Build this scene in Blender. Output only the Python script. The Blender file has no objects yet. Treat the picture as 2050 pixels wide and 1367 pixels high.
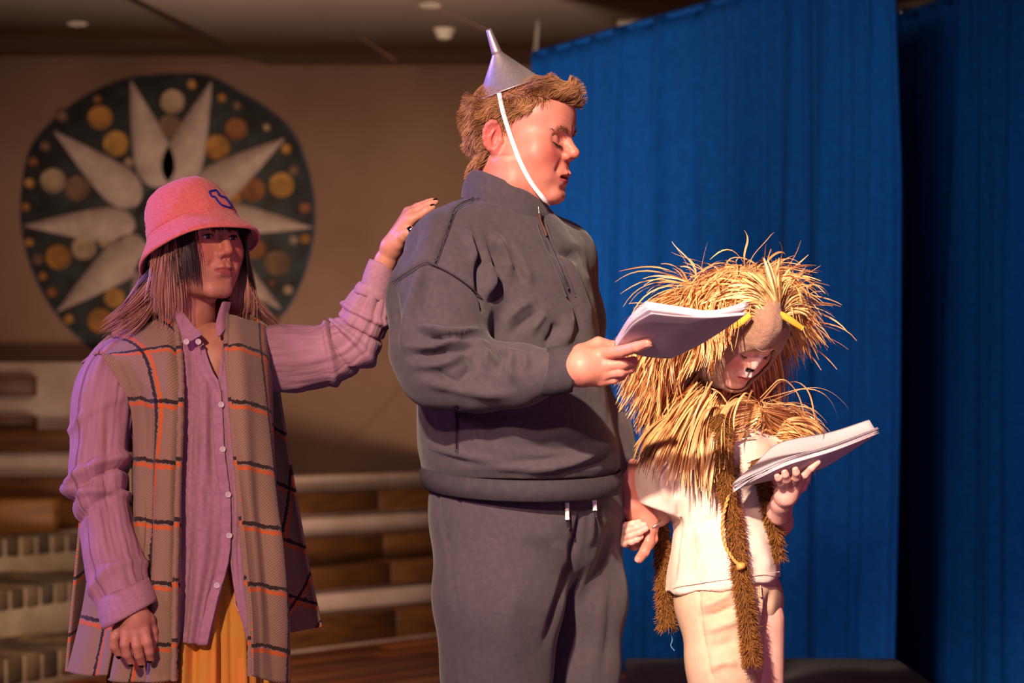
import bpy, math, random
import numpy as np
from mathutils import Vector, Matrix
SC = bpy.context.scene
COL = SC.collection
# ---------------- camera (level, shifted lens) ----------------
F_PX, CX, HY, CH = 4725.0, 1025.0, 800.0, 1.23      # focal length in pixels, principal column, horizon row, eye height
cam = bpy.data.cameras.new('camera'); camo = bpy.data.objects.new('camera', cam); COL.objects.link(camo)
cam.sensor_width = 36.0; cam.lens = F_PX / 2050 * 36.0
cam.shift_y = (HY - 683.5) / 2050
cam.clip_end = 100
camo.location = (0, 0, CH); camo.rotation_euler = (math.radians(90), 0, 0)
cam.dof.use_dof = True; cam.dof.focus_distance = 4.42; cam.dof.aperture_fstop = 4.5
SC.camera = camo
# ---------------- world, lights, exposure ----------------
wd = bpy.data.worlds.new('world'); SC.world = wd; wd.use_nodes = True
wd.node_tree.nodes['Background'].inputs[0].default_value = (0.55, 0.30, 0.42, 1)
wd.node_tree.nodes['Background'].inputs[1].default_value = 0.035
SC.view_settings.view_transform = 'Standard'; SC.view_settings.look = 'None'
SC.view_settings.gamma = 1.0; SC.view_settings.use_curve_mapping = False
SC.view_settings.exposure = 0.0
def spot(name, loc, target, color, power, size=40, blend=0.6, radius=0.12):
    l = bpy.data.lights.new(name, 'SPOT'); l.color = color; l.energy = power
    l.spot_size = math.radians(size); l.spot_blend = blend; l.shadow_soft_size = radius
    o = bpy.data.objects.new(name, l); COL.objects.link(o); o.location = loc
    o.rotation_euler = (Vector(target) - Vector(loc)).to_track_quat('-Z', 'Y').to_euler()
    return o
spot('key_spot', (-1.5, -1.2, 4.3), (0.68, 4.6, 1.05), (1.0, 0.77, 0.60), 4500, 19, 1.0, 0.10)
spot('stage_spot', (-1.6, -1.5, 3.4), (-0.47, 4.5, 1.2), (1.0, 0.63, 0.51), 1120, 26, 0.9, 0.12)
spot('violet_spot', (-3.4, 5.6, 3.0), (-0.3, 4.5, 1.0), (0.30, 0.20, 1.0), 520, 50, 0.7, 0.15)
spot('magenta_spot', (-4.0, 1.6, 2.6), (-0.2, 4.5, 1.0), (0.90, 0.28, 0.85), 190, 50, 0.8, 0.3)
spot('rose_spot', (3.2, 1.0, 1.6), (0.0, 4.5, 0.9), (1.0, 0.22, 0.55), 95, 50, 0.8, 0.5)
spot('foot_spot', (0.6, 0.6, 0.25), (0.2, 4.5, 1.25), (0.72, 0.55, 1.0), 50, 60, 1.0, 0.3)
spot('house_spot', (0.2, 6.0, 3.1), (-0.6, 13.0, 0.5), (1.0, 0.70, 0.52), 330, 90, 1.0, 0.4)
spot('steps_fill', (-1.2, 6.2, 3.1), (-2.1, 11.2, 0.3), (1.0, 0.72, 0.46), 480, 40, 1.0, 0.3)  # added fill that brightens the brick steps, not a fitting of the hall
spot('bounce_fill', (-1.1, 9.2, 0.08), (-0.6, 12.4, 3.3), (1.0, 0.80, 0.68), 900, 115, 1.0, 0.4)  # unseen fill added at floor level, stands in for bounce onto the ceiling
spot('curtain_fill', (0.42, 5.5, 3.15), (0.95, 9.6, 1.3), (1.0, 0.95, 0.9), 225, 80, 1.0, 0.3)  # extra light added past the figures to lift the curtain and its folds
# ---------------- helpers ----------------
rng = np.random.default_rng(7); random.seed(7)
def W(px, py, D):                       # world point seen at a photo pixel, at distance D in front of the camera
    return np.array([(px - CX) * D / F_PX, D, CH - (py - HY) * D / F_PX])
DB = 4.5
def M(px, py, dd=0.0): return W(px, py, DB + dd)
def MP(L): return np.array([M(*q) for q in L])
OFF = {}
def tag(o, label=None, cat=None, group=None, kind=None):
    if label: o['label'] = label
    if cat: o['category'] = cat
    if group: o['group'] = group
    if kind: o['kind'] = kind
    return o
def thing(name, loc, label, cat, group=None):
    o = bpy.data.objects.new(name, None); COL.objects.link(o); o.location = tuple(loc); o.empty_display_size = 0.1
    OFF[o] = np.array(loc, float)
    return tag(o, label, cat, group)
def mk(name, V, F, mat, parent=None, smooth=True, uv=None, col=None, label=None, cat=None, kind=None, origin=None):
    V = np.asarray(V, np.float64)
    if parent is not None: off = OFF[parent]
    else: off = np.array(origin, float) if origin is not None else np.array([V[:, 0].mean(), V[:, 1].mean(), V[:, 2].min()])
    me = bpy.data.meshes.new(name)
    Vl = (V - off).astype(np.float32)
    me.vertices.add(len(Vl)); me.vertices.foreach_set('co', Vl.ravel())
    if isinstance(F, np.ndarray): fl = [F]
    else:
        by = {}
        for f in F: by.setdefault(len(f), []).append(f)
        fl = [np.array(v, np.int32) for v in by.values()]
    lv = np.concatenate([f.ravel() for f in fl]); tot = np.concatenate([np.full(len(f), f.shape[1], np.int32) for f in fl])
    st = np.concatenate([[0], np.cumsum(tot)[:-1]]).astype(np.int32)
    me.loops.add(len(lv)); me.polygons.add(len(tot))
    me.loops.foreach_set('vertex_index', lv.astype(np.int32)); me.polygons.foreach_set('loop_start', st); me.polygons.foreach_set('loop_total', tot)
    if smooth: me.polygons.foreach_set('use_smooth', np.ones(len(tot), bool))
    if uv is not None:
        l = me.uv_layers.new(name='UVMap'); l.data.foreach_set('uv', np.asarray(uv, np.float32)[lv].ravel())
    if col is not None:
        c = np.asarray(col, np.float32)
        if c.shape[1] == 3: c = np.concatenate([c, np.ones((len(c), 1), np.float32)], 1)
        a = me.color_attributes.new('Col', 'FLOAT_COLOR', 'POINT'); a.data.foreach_set('color', c.ravel())
    me.update(calc_edges=True); me.validate()
    if mat is not None: me.materials.append(mat)
    o = bpy.data.objects.new(name, me); COL.objects.link(o)
    if parent is not None:
        o.parent = parent
        if parent not in ROOTS: OFF[o] = OFF[parent]; o.location = (0, 0, 0)
        OFF[o] = OFF[parent]
    else:
        o.location = tuple(off); OFF[o] = off
    return tag(o, label, cat, None, kind)
ROOTS = set()
def join(parts):                        # [(V,F),...] -> V,F
    Vs, Fs, n = [], [], 0
    for V, F in parts:
        Vs.append(np.asarray(V, float)); Fs.append([tuple(int(i) + n for i in f) for f in F]); n += len(V)
    return np.concatenate(Vs), [f for L in Fs for f in L]
# --- noise
def _h(i, j, k, s=0):
    n = (i * 374761393 + j * 668265263 + k * 2147483647 + s * 974634777) & 0xffffffff
    n = ((n ^ (n >> 13)) * 1274126177) & 0xffffffff
    return ((n ^ (n >> 16)) & 0xffff) / 32767.5 - 1.0
def noise(P, sc=1.0, seed=0):
    P = np.asarray(P, float) * sc; I = np.floor(P).astype(np.int64); f = P - I; f = f * f * (3 - 2 * f); r = 0
    for a in (0, 1):
        for b in (0, 1):
            for c in (0, 1):
                w = (f[:, 0] if a else 1 - f[:, 0]) * (f[:, 1] if b else 1 - f[:, 1]) * (f[:, 2] if c else 1 - f[:, 2])
                r = r + w * _h(I[:, 0] + a, I[:, 1] + b, I[:, 2] + c, seed)
    return r
# --- signed distance shapes (P: N x 3)
f4 = np.float32
def sphere(P, c, r): return np.linalg.norm(P - np.asarray(c, f4), axis=1) - r
def cone(P, a, b, ra, rb):
    a = np.asarray(a, f4); b = np.asarray(b, f4); ba = b - a; q = P - a
    t = np.clip(q @ ba / max(float(ba @ ba), 1e-9), 0, 1)
    return np.linalg.norm(q - t[:, None] * ba, axis=1) - (ra + (rb - ra) * t)
def ell(P, c, r, R=None):
    q = P - np.asarray(c, f4)
    if R is not None: q = q @ np.asarray(R, f4)
    r = np.asarray(r, f4); k0 = np.linalg.norm(q / r, axis=1); k1 = np.linalg.norm(q / (r * r), axis=1)
    return k0 * (k0 - 1) / np.maximum(k1, 1e-6)
def smin(a, b, k):
    h = np.clip(0.5 + 0.5 * (b - a) / k, 0, 1); return b + (a - b) * h - k * h * (1 - h)
def smax(a, b, k): return -smin(-a, -b, k)
def chain(P, pts, rr, k=0.004):
    d = None
    for i in range(len(pts) - 1):
        e = cone(P, pts[i], pts[i + 1], rr[i], rr[i + 1]); d = e if d is None else smin(d, e, k)
    return d
def loft(P, rings):                     # rings: (z, cx, cy, ax, ay) from low to high
    R = np.array(sorted(rings), float); z = P[:, 2]
    g = [np.interp(z, R[:, 0], R[:, i]) for i in range(1, 5)]
    s = np.sqrt(((P[:, 0] - g[0]) / g[2]) ** 2 + ((P[:, 1] - g[1]) / g[3]) ** 2)
    d = (s - 1) * np.minimum(g[2], g[3])
    return np.maximum(d, np.maximum(z - R[-1, 0], R[0, 0] - z)).astype(f4)
def rot(axis, deg): return np.array(Matrix.Rotation(math.radians(deg), 3, axis))
# --- sparse surface nets
def isomesh(f, lo, hi, h, B=4, lip=1.5):
    lo = np.asarray(lo, float); n = (np.ceil((np.asarray(hi, float) - lo) / h / B).astype(int) + 1) * B
    nb = n // B
    ci = np.stack(np.meshgrid(*[np.arange(m) for m in nb], indexing='ij'), -1).reshape(-1, 3)
    cen = (lo + (ci * B + (B - 1) / 2) * h).astype(f4)
    dc = f(cen)
    act = np.abs(dc) < B * h * 0.87 * lip + h
    G = np.repeat(np.repeat(np.repeat(dc.reshape(nb), B, 0), B, 1), B, 2).astype(f4)
    sub = np.stack(np.meshgrid(*[np.arange(B)] * 3, indexing='ij'), -1).reshape(-1, 3)
    ai = ci[act]; idx = (ai[:, None] * B + sub[None]).reshape(-1, 3)
    val = np.empty(len(idx), f4)
    for s in range(0, len(idx), 400000):
        val[s:s + 400000] = f((lo + idx[s:s + 400000] * h).astype(f4))
    G[idx[:, 0], idx[:, 1], idx[:, 2]] = val
    S = G < 0
    c8 = [(a, b, c) for a in (0, 1) for b in (0, 1) for c in (0, 1)]
    cnt = sum(S[a:n[0] - 1 + a, b:n[1] - 1 + b, c:n[2] - 1 + c].astype(np.int8) for a, b, c in c8)
    cell = np.argwhere((cnt > 0) & (cnt < 8))
    vid = np.full(tuple(n - 1), -1, np.int32); vid[cell[:, 0], cell[:, 1], cell[:, 2]] = np.arange(len(cell))
    g = np.stack([G[cell[:, 0] + a, cell[:, 1] + b, cell[:, 2] + c] for a, b, c in c8], 1)
    acc = np.zeros((len(cell), 3)); w = np.zeros(len(cell)); C = np.array(c8, float)
    for i in range(8):
        for j in range(i + 1, 8):
            if np.abs(C[i] - C[j]).sum() == 1:
                m = (g[:, i] < 0) != (g[:, j] < 0)
                t = np.where(m, g[:, i] / np.where(m, g[:, i] - g[:, j], 1), 0)
                acc += np.where(m[:, None], C[i] + (C[j] - C[i]) * t[:, None], 0); w += m
    V = lo + (cell + acc / w[:, None]) * h
    Q = []
    for ax in range(3):
        s0 = [slice(0, m) for m in n]; s1 = list(s0); s0[ax] = slice(0, n[ax] - 1); s1[ax] = slice(1, n[ax])
        A = S[tuple(s0)]; Bm = S[tuple(s1)]; e = np.argwhere(A != Bm)
        u, v = [(1, 2), (2, 0), (0, 1)][ax]
        ok = (e[:, u] > 0) & (e[:, v] > 0) & (e[:, u] < n[u] - 1) & (e[:, v] < n[v] - 1); e = e[ok]
        du = np.zeros(3, int); du[u] = 1; dv = np.zeros(3, int); dv[v] = 1
        q = [vid[tuple((e - du - dv).T)], vid[tuple((e - dv).T)], vid[tuple(e.T)], vid[tuple((e - du).T)]]
        q = np.stack(q, 1); ins = A[tuple(e.T)]
        q = np.where(ins[:, None], q, q[:, ::-1]); Q.append(q[(q >= 0).all(1)])
    return V, np.concatenate(Q).astype(np.int32)
def vnormals(V, F):
    F = np.asarray(F); a, b, c, d = (V[F[:, i]] for i in range(4))
    fn = np.cross(c - a, d - b); N = np.zeros_like(V)
    for i in range(4): 
        for k in range(3): N[:, k] += np.bincount(F[:, i], fn[:, k], len(V))
    return N / np.maximum(np.linalg.norm(N, axis=1), 1e-12)[:, None]
def smooth_mesh(V, F, it=1, lam=0.5):
    F = np.asarray(F)
    for _ in range(it):
        A = np.zeros_like(V); n = np.zeros(len(V))
        for i, j in ((0, 1), (1, 2), (2, 3), (3, 0)):
            for s, t in ((i, j), (j, i)):
                n += np.bincount(F[:, s], minlength=len(V))
                for k in range(3): A[:, k] += np.bincount(F[:, s], V[F[:, t], k], len(V))
        V = V + lam * (A / np.maximum(n, 1)[:, None] - V)
    return V
def proj(V):                            # world -> photo pixel
    D = V[:, 1]; return CX + V[:, 0] * F_PX / D, HY - (V[:, 2] - CH) * F_PX / D
def seg_dist(x, y, pts):
    best = np.full(len(x), 1e9); tt = np.zeros(len(x)); n = len(pts) - 1
    for i in range(n):
        ax, ay = pts[i]; bx, by = pts[i + 1]; dx, dy = bx - ax, by - ay
        t = np.clip(((x - ax) * dx + (y - ay) * dy) / max(dx * dx + dy * dy, 1e-9), 0, 1)
        d = np.hypot(x - ax - t * dx, y - ay - t * dy); m = d < best
        best = np.where(m, d, best); tt = np.where(m, (i + t) / n, tt)
    return best, tt
def folds(V, N, L, dmax=99, both=False):
    # cloth folds: (points, width, height[, end taper]); a ridge stands proud, a crease sinks
    x, y = proj(V); face = np.clip(-N[:, 1] * 2.5, 0, 1) if not both else 1.0
    ok = V[:, 1] < dmax; disp = np.zeros(len(V))
    for q in L:
        pts, w, h = q[:3]; tp = q[3] if len(q) > 3 else 0.25
        if len(pts) == 2: pts = catmull(np.array(pts, float), 6)
        else: pts = catmull(np.array(pts, float), 4 * len(pts))
        m = (x > pts[:, 0].min() - 3 * w) & (x < pts[:, 0].max() + 3 * w) & (y > pts[:, 1].min() - 3 * w) & (y < pts[:, 1].max() + 3 * w) & ok
        if not m.any(): continue
        d, t = seg_dist(x[m], y[m], pts)
        e = np.clip(np.minimum(t, 1 - t) / tp, 0, 1) if tp > 0 else 1.0
        disp[m] += 1.3 * h * np.exp(-(d / w) ** 2) * (0.15 + 0.85 * e)
    return V + N * (disp * face)[:, None]
# --- curves and grids
def catmull(P, n, closed=False):
    P = np.asarray(P, float)
    if len(P) == 2: t = np.linspace(0, 1, n).reshape((-1,) + (1,) * (P.ndim - 1)); return P[0] * (1 - t) + P[1] * t
    Q = np.concatenate([[2 * P[0] - P[1]], P, [2 * P[-1] - P[-2]]])
    u = np.linspace(0, len(P) - 1 - 1e-9, n); i = u.astype(int); f = (u - i).reshape((-1,) + (1,) * (P.ndim - 1))
    a, b, c, d = Q[i], Q[i + 1], Q[i + 2], Q[i + 3]
    return 0.5 * (2 * b + (c - a) * f + (2 * a - 5 * b + 4 * c - d) * f * f + (3 * b - a - 3 * c + d) * f ** 3)
def gridfaces(nu, nv, wrap=False):
    i = np.arange(nv - 1)[:, None]; j = np.arange(nu if wrap else nu - 1)[None]; k = (j + 1) % nu
    a = i * nu + j; b = i * nu + k; c = (i + 1) * nu + k; d = (i + 1) * nu + j
    return np.stack([a, b, c, d], -1).reshape(-1, 4).astype(np.int32)
def gridnormals(G):
    du = np.gradient(G, axis=1); dv = np.gradient(G, axis=0); n = np.cross(du, dv)
    return n / np.maximum(np.linalg.norm(n, axis=2), 1e-12)[..., None]
def patch(ctrl, nu, nv, disp=None, world=False):
    # control rows of (px,py,dd); returns grid (nv,nu,3), faces, uv in metres
    C = np.array([[M(*q) for q in r] for r in ctrl]) if not world else np.array(ctrl, float)
    G = catmull(C, nv); G = np.swapaxes(catmull(np.swapaxes(G, 0, 1), nu), 0, 1)
    lu = np.concatenate([np.zeros((nv, 1)), np.cumsum(np.linalg.norm(np.diff(G, axis=1), axis=2), 1)], 1)
    lv = np.concatenate([np.zeros((1, nu)), np.cumsum(np.linalg.norm(np.diff(G, axis=0), axis=2), 0)], 0)
    if disp is not None:
        u, v = np.meshgrid(np.linspace(0, 1, nu), np.linspace(0, 1, nv)); G = G + gridnormals(G) * disp(u, v)[..., None]
    return G, gridfaces(nu, nv), np.stack([lu, lv], -1).reshape(-1, 2)
def cloth(name, ctrl, nu, nv, mat, parent, thick=0.003, disp=None, world=False, col=None, **k):
    G, F, uv = patch(ctrl, nu, nv, disp, world)
    o = mk(name, G.reshape(-1, 3), F, mat, parent, uv=uv, **k)
    s = o.modifiers.new('thickness', 'SOLIDIFY'); s.thickness = thick; s.offset = 0
    return o
def frames(C):
    T = np.gradient(C, axis=0); T /= np.maximum(np.linalg.norm(T, axis=1), 1e-12)[:, None]
    up = np.array([0, 0, 1.0]) if abs(T[0, 2]) < 0.9 else np.array([0, -1.0, 0])
    A = np.zeros_like(C); a = up - T[0] * (up @ T[0]); A[0] = a / np.linalg.norm(a)
    for i in range(1, len(C)):
        a = A[i - 1] - T[i] * (A[i - 1] @ T[i]); A[i] = a / np.linalg.norm(a)
    return T, A, np.cross(T, A)
def tube(pts, rad, n, ns, disp=None, cap=True, world=True, smooth_path=True):
    # rad: list of r or (ra,rb) at pts; disp(theta, s)->metres
    C = np.array(pts, float); R = np.array([(r, r) if np.isscalar(r) else r for r in rad], float)
    if smooth_path: Cc = catmull(C, n); Rc = catmull(R, n)
    else: Cc = C; Rc = R; n = len(C)
    T, A, Bn = frames(Cc); th = np.linspace(0, 2 * np.pi, ns, endpoint=False)
    s = np.concatenate([[0], np.cumsum(np.linalg.norm(np.diff(Cc, axis=0), axis=1))])
    dirs = np.cos(th)[None, :, None] * A[:, None] * Rc[:, 0][:, None, None] + np.sin(th)[None, :, None] * Bn[:, None] * Rc[:, 1][:, None, None]
    G = Cc[:, None] + dirs
    if disp is not None:
        tt, ss = np.meshgrid(th, s / s[-1]); nn = dirs / np.maximum(np.linalg.norm(dirs, axis=2), 1e-9)[..., None]; G = G + nn * disp(tt, ss)[..., None]
    V = G.reshape(-1, 3); F = gridfaces(ns, n, True)[:, ::-1]
    uv = np.stack(np.broadcast_arrays((th * Rc.mean())[None, :], s[:, None]), -1).reshape(-1, 2)
    if cap:
        V = np.concatenate([V, [Cc[0], Cc[-1]]]); a, b = len(V) - 2, len(V) - 1; L = (n - 1) * ns
        ex = np.array([[a, (j + 1) % ns, j, j] for j in range(ns)] + [[b, L + j, L + (j + 1) % ns, L + (j + 1) % ns] for j in range(ns)])
        F = [tuple(f) for f in F] + [tuple(f[:3]) for f in ex]; uv = np.concatenate([uv, [uv[0], uv[-1]]])
    return V, F, uv
def ribbons(S, wid, nrm=None, col=None, tri=False):
    # S: (n,k,3) strand points, wid: (n,k) half widths -> V,F,col ; flat ribbons, or three-sided hairs
    n, k, _ = S.shape
    T = np.gradient(S, axis=1); T /= np.maximum(np.linalg.norm(T, axis=2), 1e-9)[..., None]
    if nrm is None: nrm = rng.normal(size=(n, 1, 3))
    A = np.cross(T, np.broadcast_to(nrm, S.shape)); A /= np.maximum(np.linalg.norm(A, axis=2), 1e-9)[..., None]
    w = wid[..., None]
    if tri:
        Bn = np.cross(T, A); m = 3
        G = np.stack([S + w * (math.cos(a) * A + math.sin(a) * Bn) for a in (0, 2.094, 4.189)], 2)
    else: m = 2; G = np.stack([S - w * A, S + w * A], 2)
    V = G.reshape(-1, 3); base = (np.arange(n)[:, None] * k + np.arange(k - 1)[None]).reshape(-1) * m
    F = []
    for j in range(m if tri else 1):
        a = base + j; b = base + (j + 1) % m; F.append(np.stack([a, b, b + m, a + m], 1))
    F = np.concatenate(F).astype(np.int32)
    if col is not None: col = np.repeat(np.broadcast_to(col, S.shape).reshape(-1, 3), m, 0)
    return V, F, col
# --- simple solids
def boxm(lo, hi, bev=0.0):
    lo = np.array(lo, float); hi = np.array(hi, float)
    if bev <= 0:
        V = np.array([[(lo, hi)[i][0], (lo, hi)[j][1], (lo, hi)[k][2]] for i in (0, 1) for j in (0, 1) for k in (0, 1)])
        return V, [(0, 1, 3, 2), (4, 6, 7, 5), (0, 4, 5, 1), (2, 3, 7, 6), (0, 2, 6, 4), (1, 5, 7, 3)]
    V = []; c = (lo + hi) / 2; e = (hi - lo) / 2
    for sx in (-1, 1):
        for sy in (-1, 1):
            for sz in (-1, 1):
                s = np.array([sx, sy, sz])
                for ax in range(3):
                    p = c + s * (e - bev); p[ax] = c[ax] + s[ax] * e[ax]; V.append(p)
    def vi(sx, sy, sz, ax): return ((sx > 0) * 4 + (sy > 0) * 2 + (sz > 0)) * 3 + ax
    F = []
    for ax in range(3):
        u, v = [(1, 2), (2, 0), (0, 1)][ax]
        for s in (-1, 1):
            q = []
            for a, b in ((-1, -1), (1, -1), (1, 1), (-1, 1)):
                k = [0, 0, 0]; k[ax] = s; k[u] = a; k[v] = b; q.append(vi(*k, ax))
            F.append(tuple(q if s > 0 else q[::-1]))
    for ax in range(3):
        u, v = [(1, 2), (2, 0), (0, 1)][ax]
        for a in (-1, 1):
            for b in (-1, 1):
                k0 = [0, 0, 0]; k0[u] = a; k0[v] = b; k1 = list(k0); k0[ax] = -1; k1[ax] = 1
                q = [vi(*k0, u), vi(*k1, u), vi(*k1, v), vi(*k0, v)]; F.append(tuple(q if a * b < 0 else q[::-1]))
    for sx in (-1, 1):
        for sy in (-1, 1):
            for sz in (-1, 1):
                q = (vi(sx, sy, sz, 0), vi(sx, sy, sz, 1), vi(sx, sy, sz, 2)); F.append(q if sx * sy * sz > 0 else q[::-1])
    return np.array(V), F
def lathe(prof, n=32, R=None, c=(0, 0, 0)):     # prof: (r,z) list
    th = np.linspace(0, 2 * np.pi, n, endpoint=False); p = np.array(prof, float)
    V = np.stack([p[:, 0][:, None] * np.cos(th), p[:, 0][:, None] * np.sin(th), np.broadcast_to(p[:, 1][:, None], (len(p), n))], -1).reshape(-1, 3)
    if R is not None: V = V @ np.asarray(R).T
    return V + np.asarray(c), gridfaces(n, len(p), True)
# --- materials
def new_mat(name):
    m = bpy.data.materials.new(name); m.use_nodes = True; nt = m.node_tree; b = nt.nodes['Principled BSDF']
    return m, nt, b
def nd(nt, t, **k):
    n = nt.nodes.new(t)
    for a, v in k.items():
        if a.startswith('i_'): n.inputs[int(a[2:])].default_value = v
        else: setattr(n, a, v)
    return n
def rgb(h):                              # sRGB 0-255 -> linear
    return tuple(((c / 255) / 12.92 if c / 255 <= 0.04045 else ((c / 255 + 0.055) / 1.055) ** 2.4) for c in h) + (1.0,)
def mat(name, c1, c2=None, sc=6.0, rough=0.8, bump=0.0, bsc=300.0, sheen=0.0, metal=0.0, spec=0.3, sss=0.0, coord='Object', detail=4.0, stretch=None, attr=False, bw=None, trans=0.0):
    m, nt, b = new_mat(name); L = nt.links.new
    tc = nd(nt, 'ShaderNodeTexCoord'); mp = nd(nt, 'ShaderNodeMapping'); L(tc.outputs[coord], mp.inputs[0])
    if stretch: mp.inputs['Scale'].default_value = stretch
    b.inputs['Roughness'].default_value = rough; b.inputs['Metallic'].default_value = metal
    b.inputs['Specular IOR Level'].default_value = spec
    if sheen: b.inputs['Sheen Weight'].default_value = sheen; b.inputs['Sheen Roughness'].default_value = 0.5
    if sss: b.inputs['Subsurface Weight'].default_value = sss; b.inputs['Subsurface Radius'].default_value = (1.0, 0.35, 0.2); b.inputs['Subsurface Scale'].default_value = 0.006
    src = None
    if attr: src = nd(nt, 'ShaderNodeVertexColor', layer_name='Col').outputs[0]
    if c2 is not None or attr:
        no = nd(nt, 'ShaderNodeTexNoise'); no.inputs['Scale'].default_value = sc; no.inputs['Detail'].default_value = detail; L(mp.outputs[0], no.inputs['Vector'])
        if attr:
            mx = nd(nt, 'ShaderNodeMix', data_type='RGBA', blend_type='MULTIPLY'); mr = nd(nt, 'ShaderNodeMapRange'); L(no.outputs[0], mr.inputs[0])
            mr.inputs[3].default_value = 0.8; mr.inputs[4].default_value = 1.2; mx.inputs[0].default_value = 1.0; L(src, mx.inputs[6]); L(mr.outputs[0], mx.inputs[7]); L(mx.outputs[2], b.inputs['Base Color'])
        else:
            mx = nd(nt, 'ShaderNodeMix', data_type='RGBA'); mr = nd(nt, 'ShaderNodeMapRange'); L(no.outputs[0], mr.inputs[0]); mr.inputs[1].default_value = 0.3; mr.inputs[2].default_value = 0.7
            L(mr.outputs[0], mx.inputs[0]); mx.inputs[6].default_value = c1; mx.inputs[7].default_value = c2; L(mx.outputs[2], b.inputs['Base Color'])
    else: b.inputs['Base Color'].default_value = c1
    if bump:
        n2 = nd(nt, 'ShaderNodeTexNoise') if not bw else nd(nt, 'ShaderNodeTexWave')
        n2.inputs['Scale'].default_value = bsc; L(mp.outputs[0], n2.inputs['Vector'])
        bp = nd(nt, 'ShaderNodeBump'); bp.inputs['Strength'].default_value = bump; bp.inputs['Distance'].default_value = 0.002
        L(n2.outputs[0] if not bw else n2.outputs['Fac'], bp.inputs['Height']); L(bp.outputs[0], b.inputs['Normal'])
    return m
# ---------------- the hall ----------------
def struct(name, V, F, m, smooth=False, parent=None):
    o = mk(name, V, F, m, parent, smooth); o['kind'] = 'structure' if parent is None else o.get('kind', 'structure')
    if parent is not None: del o['kind']
    return o
m_wall = mat('ochre render', rgb((160, 120, 94)), rgb((136, 98, 74)), sc=1.6, rough=0.9, bump=0.25, bsc=40, detail=6)
m_ceil = mat('ceiling paint', rgb((160, 136, 116)), rgb((148, 124, 104)), sc=2, rough=0.9)
m_white = mat('whitewashed riser', rgb((190, 160, 142)), rgb((165, 132, 112)), sc=4, rough=0.85, bump=0.2, bsc=30)
m_board = mat('stained board', rgb((104, 62, 28)), rgb((70, 40, 18)), sc=5, rough=0.5, stretch=(1, 1, 8), bump=0.1, bsc=60)
m_board2 = mat('honey board', rgb((150, 98, 42)), rgb((118, 74, 30)), sc=5, rough=0.5, stretch=(1, 1, 8), bump=0.1, bsc=60)
m_floor = mat('stage floor', rgb((112, 54, 26)), rgb((80, 36, 18)), sc=6, rough=0.35)
m_fl = [mat('floorboard %d' % i, rgb(c), rgb(tuple(x * 0.75 for x in c)), sc=8, rough=0.3, stretch=(1, 6, 6)) for i, c in enumerate([(128, 62, 28), (92, 42, 22), (160, 92, 44), (110, 50, 24)])]
m_brick = [mat('step brick %d' % i, rgb(c), rgb(tuple(x * 0.75 for x in c)), sc=14, rough=0.9, bump=0.4, bsc=80) for i, c in enumerate([(132, 106, 80), (108, 86, 66), (146, 118, 88), (98, 80, 66)])]
m_mortar = mat('pale mortar', rgb((206, 182, 148)), rgb((180, 156, 124)), sc=9, rough=0.95, bump=0.3, bsc=60)
V, F = boxm((-9, -3, -0.1), (7, 16, 0)); floor = struct('floor', V, F, m_floor); OFF[floor] = np.array([0, 0, 0.0]) + OFF[floor]
V, F = boxm((-9, 14.0, 0), (7, 14.3, 3.6)); wallb = struct('wall_back', V, F, m_wall)
V, F = boxm((5.2, 5.0, 0), (5.4, 14.0, 3.6)); struct('wall_right', V, F, m_wall)
V, F = boxm((-9, 5.5, 3.27), (7, 14.0, 3.5)); ceil = struct('ceiling', V, F, m_ceil)
# dropped ceiling field right of a diagonal edge
zc = 3.215; pl = [(-1.437, 13.995), (-1.62, 13.995), (-2.9, 5.6), (-2.7, 5.6)]
Vp = np.array([(-1.437, 13.99, zc), (6.9, 13.99, zc), (6.9, 5.6, zc), (-2.9, 5.6, zc), (-1.62, 13.99, 3.269), (6.9, 13.99, 3.269), (6.9, 5.6, 3.269), (-3.1, 5.6, 3.269)])
struct('ceiling', Vp, [(3, 2, 1, 0), (4, 5, 6, 7), (0, 1, 5, 4), (1, 2, 6, 5), (2, 3, 7, 6), (3, 0, 4, 7)], m_ceil)
for i, (pa, pb) in enumerate([((700, 60), (790, 120)), ((840, 0), (980, 62))]):          # shallow joints between ceiling boards
    A = W(pa[0], pa[1], (zc - CH) * F_PX / (HY - pa[1])); Bp = W(pb[0], pb[1], (zc - CH) * F_PX / (HY - pb[1]))
    V, F, _ = tube([A + [0, 0, .002], Bp + [0, 0, .002]], [.006, .006], 4, 6); struct('trim_%d' % (i + 1), V, F, m_wall)
# floorboards beside the seating, laid along the steps
sd = np.array([0.62, 0.784, 0]); sn = np.array([0.784, -0.62, 0])      # along the right flight, and out towards the stage
def obox(c, du, dv, lu, lv, z0, z1, bev=0.004):                          # box in the rotated frame
    V, F = boxm((-lu / 2, -lv / 2, z0), (lu / 2, lv / 2, z1), bev)
    return np.asarray(c) * [1, 1, 0] + V[:, :1] * du + V[:, 1:2] * dv + V[:, 2:] * [0, 0, 1], F
foot = W(600, 1305, 5812 / 505.0) * [1, 1, 0]
for k in range(26):
    for j in range(2):
        c = foot + sn * (0.12 + k * 0.115) + sd * (-0.9 + 1.86 * j + 0.31 * (k % 3))
        if np.linalg.norm(c[:2] - np.array([0, 11.0])) > 4: continue
        V, F = obox(c, sd, sn, 1.85, 0.111, 0.0005, 0.010, 0.002); mk('floor_plank', V, F, m_fl[(k * 7 + j * 3) % 4], floor, False)
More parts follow.
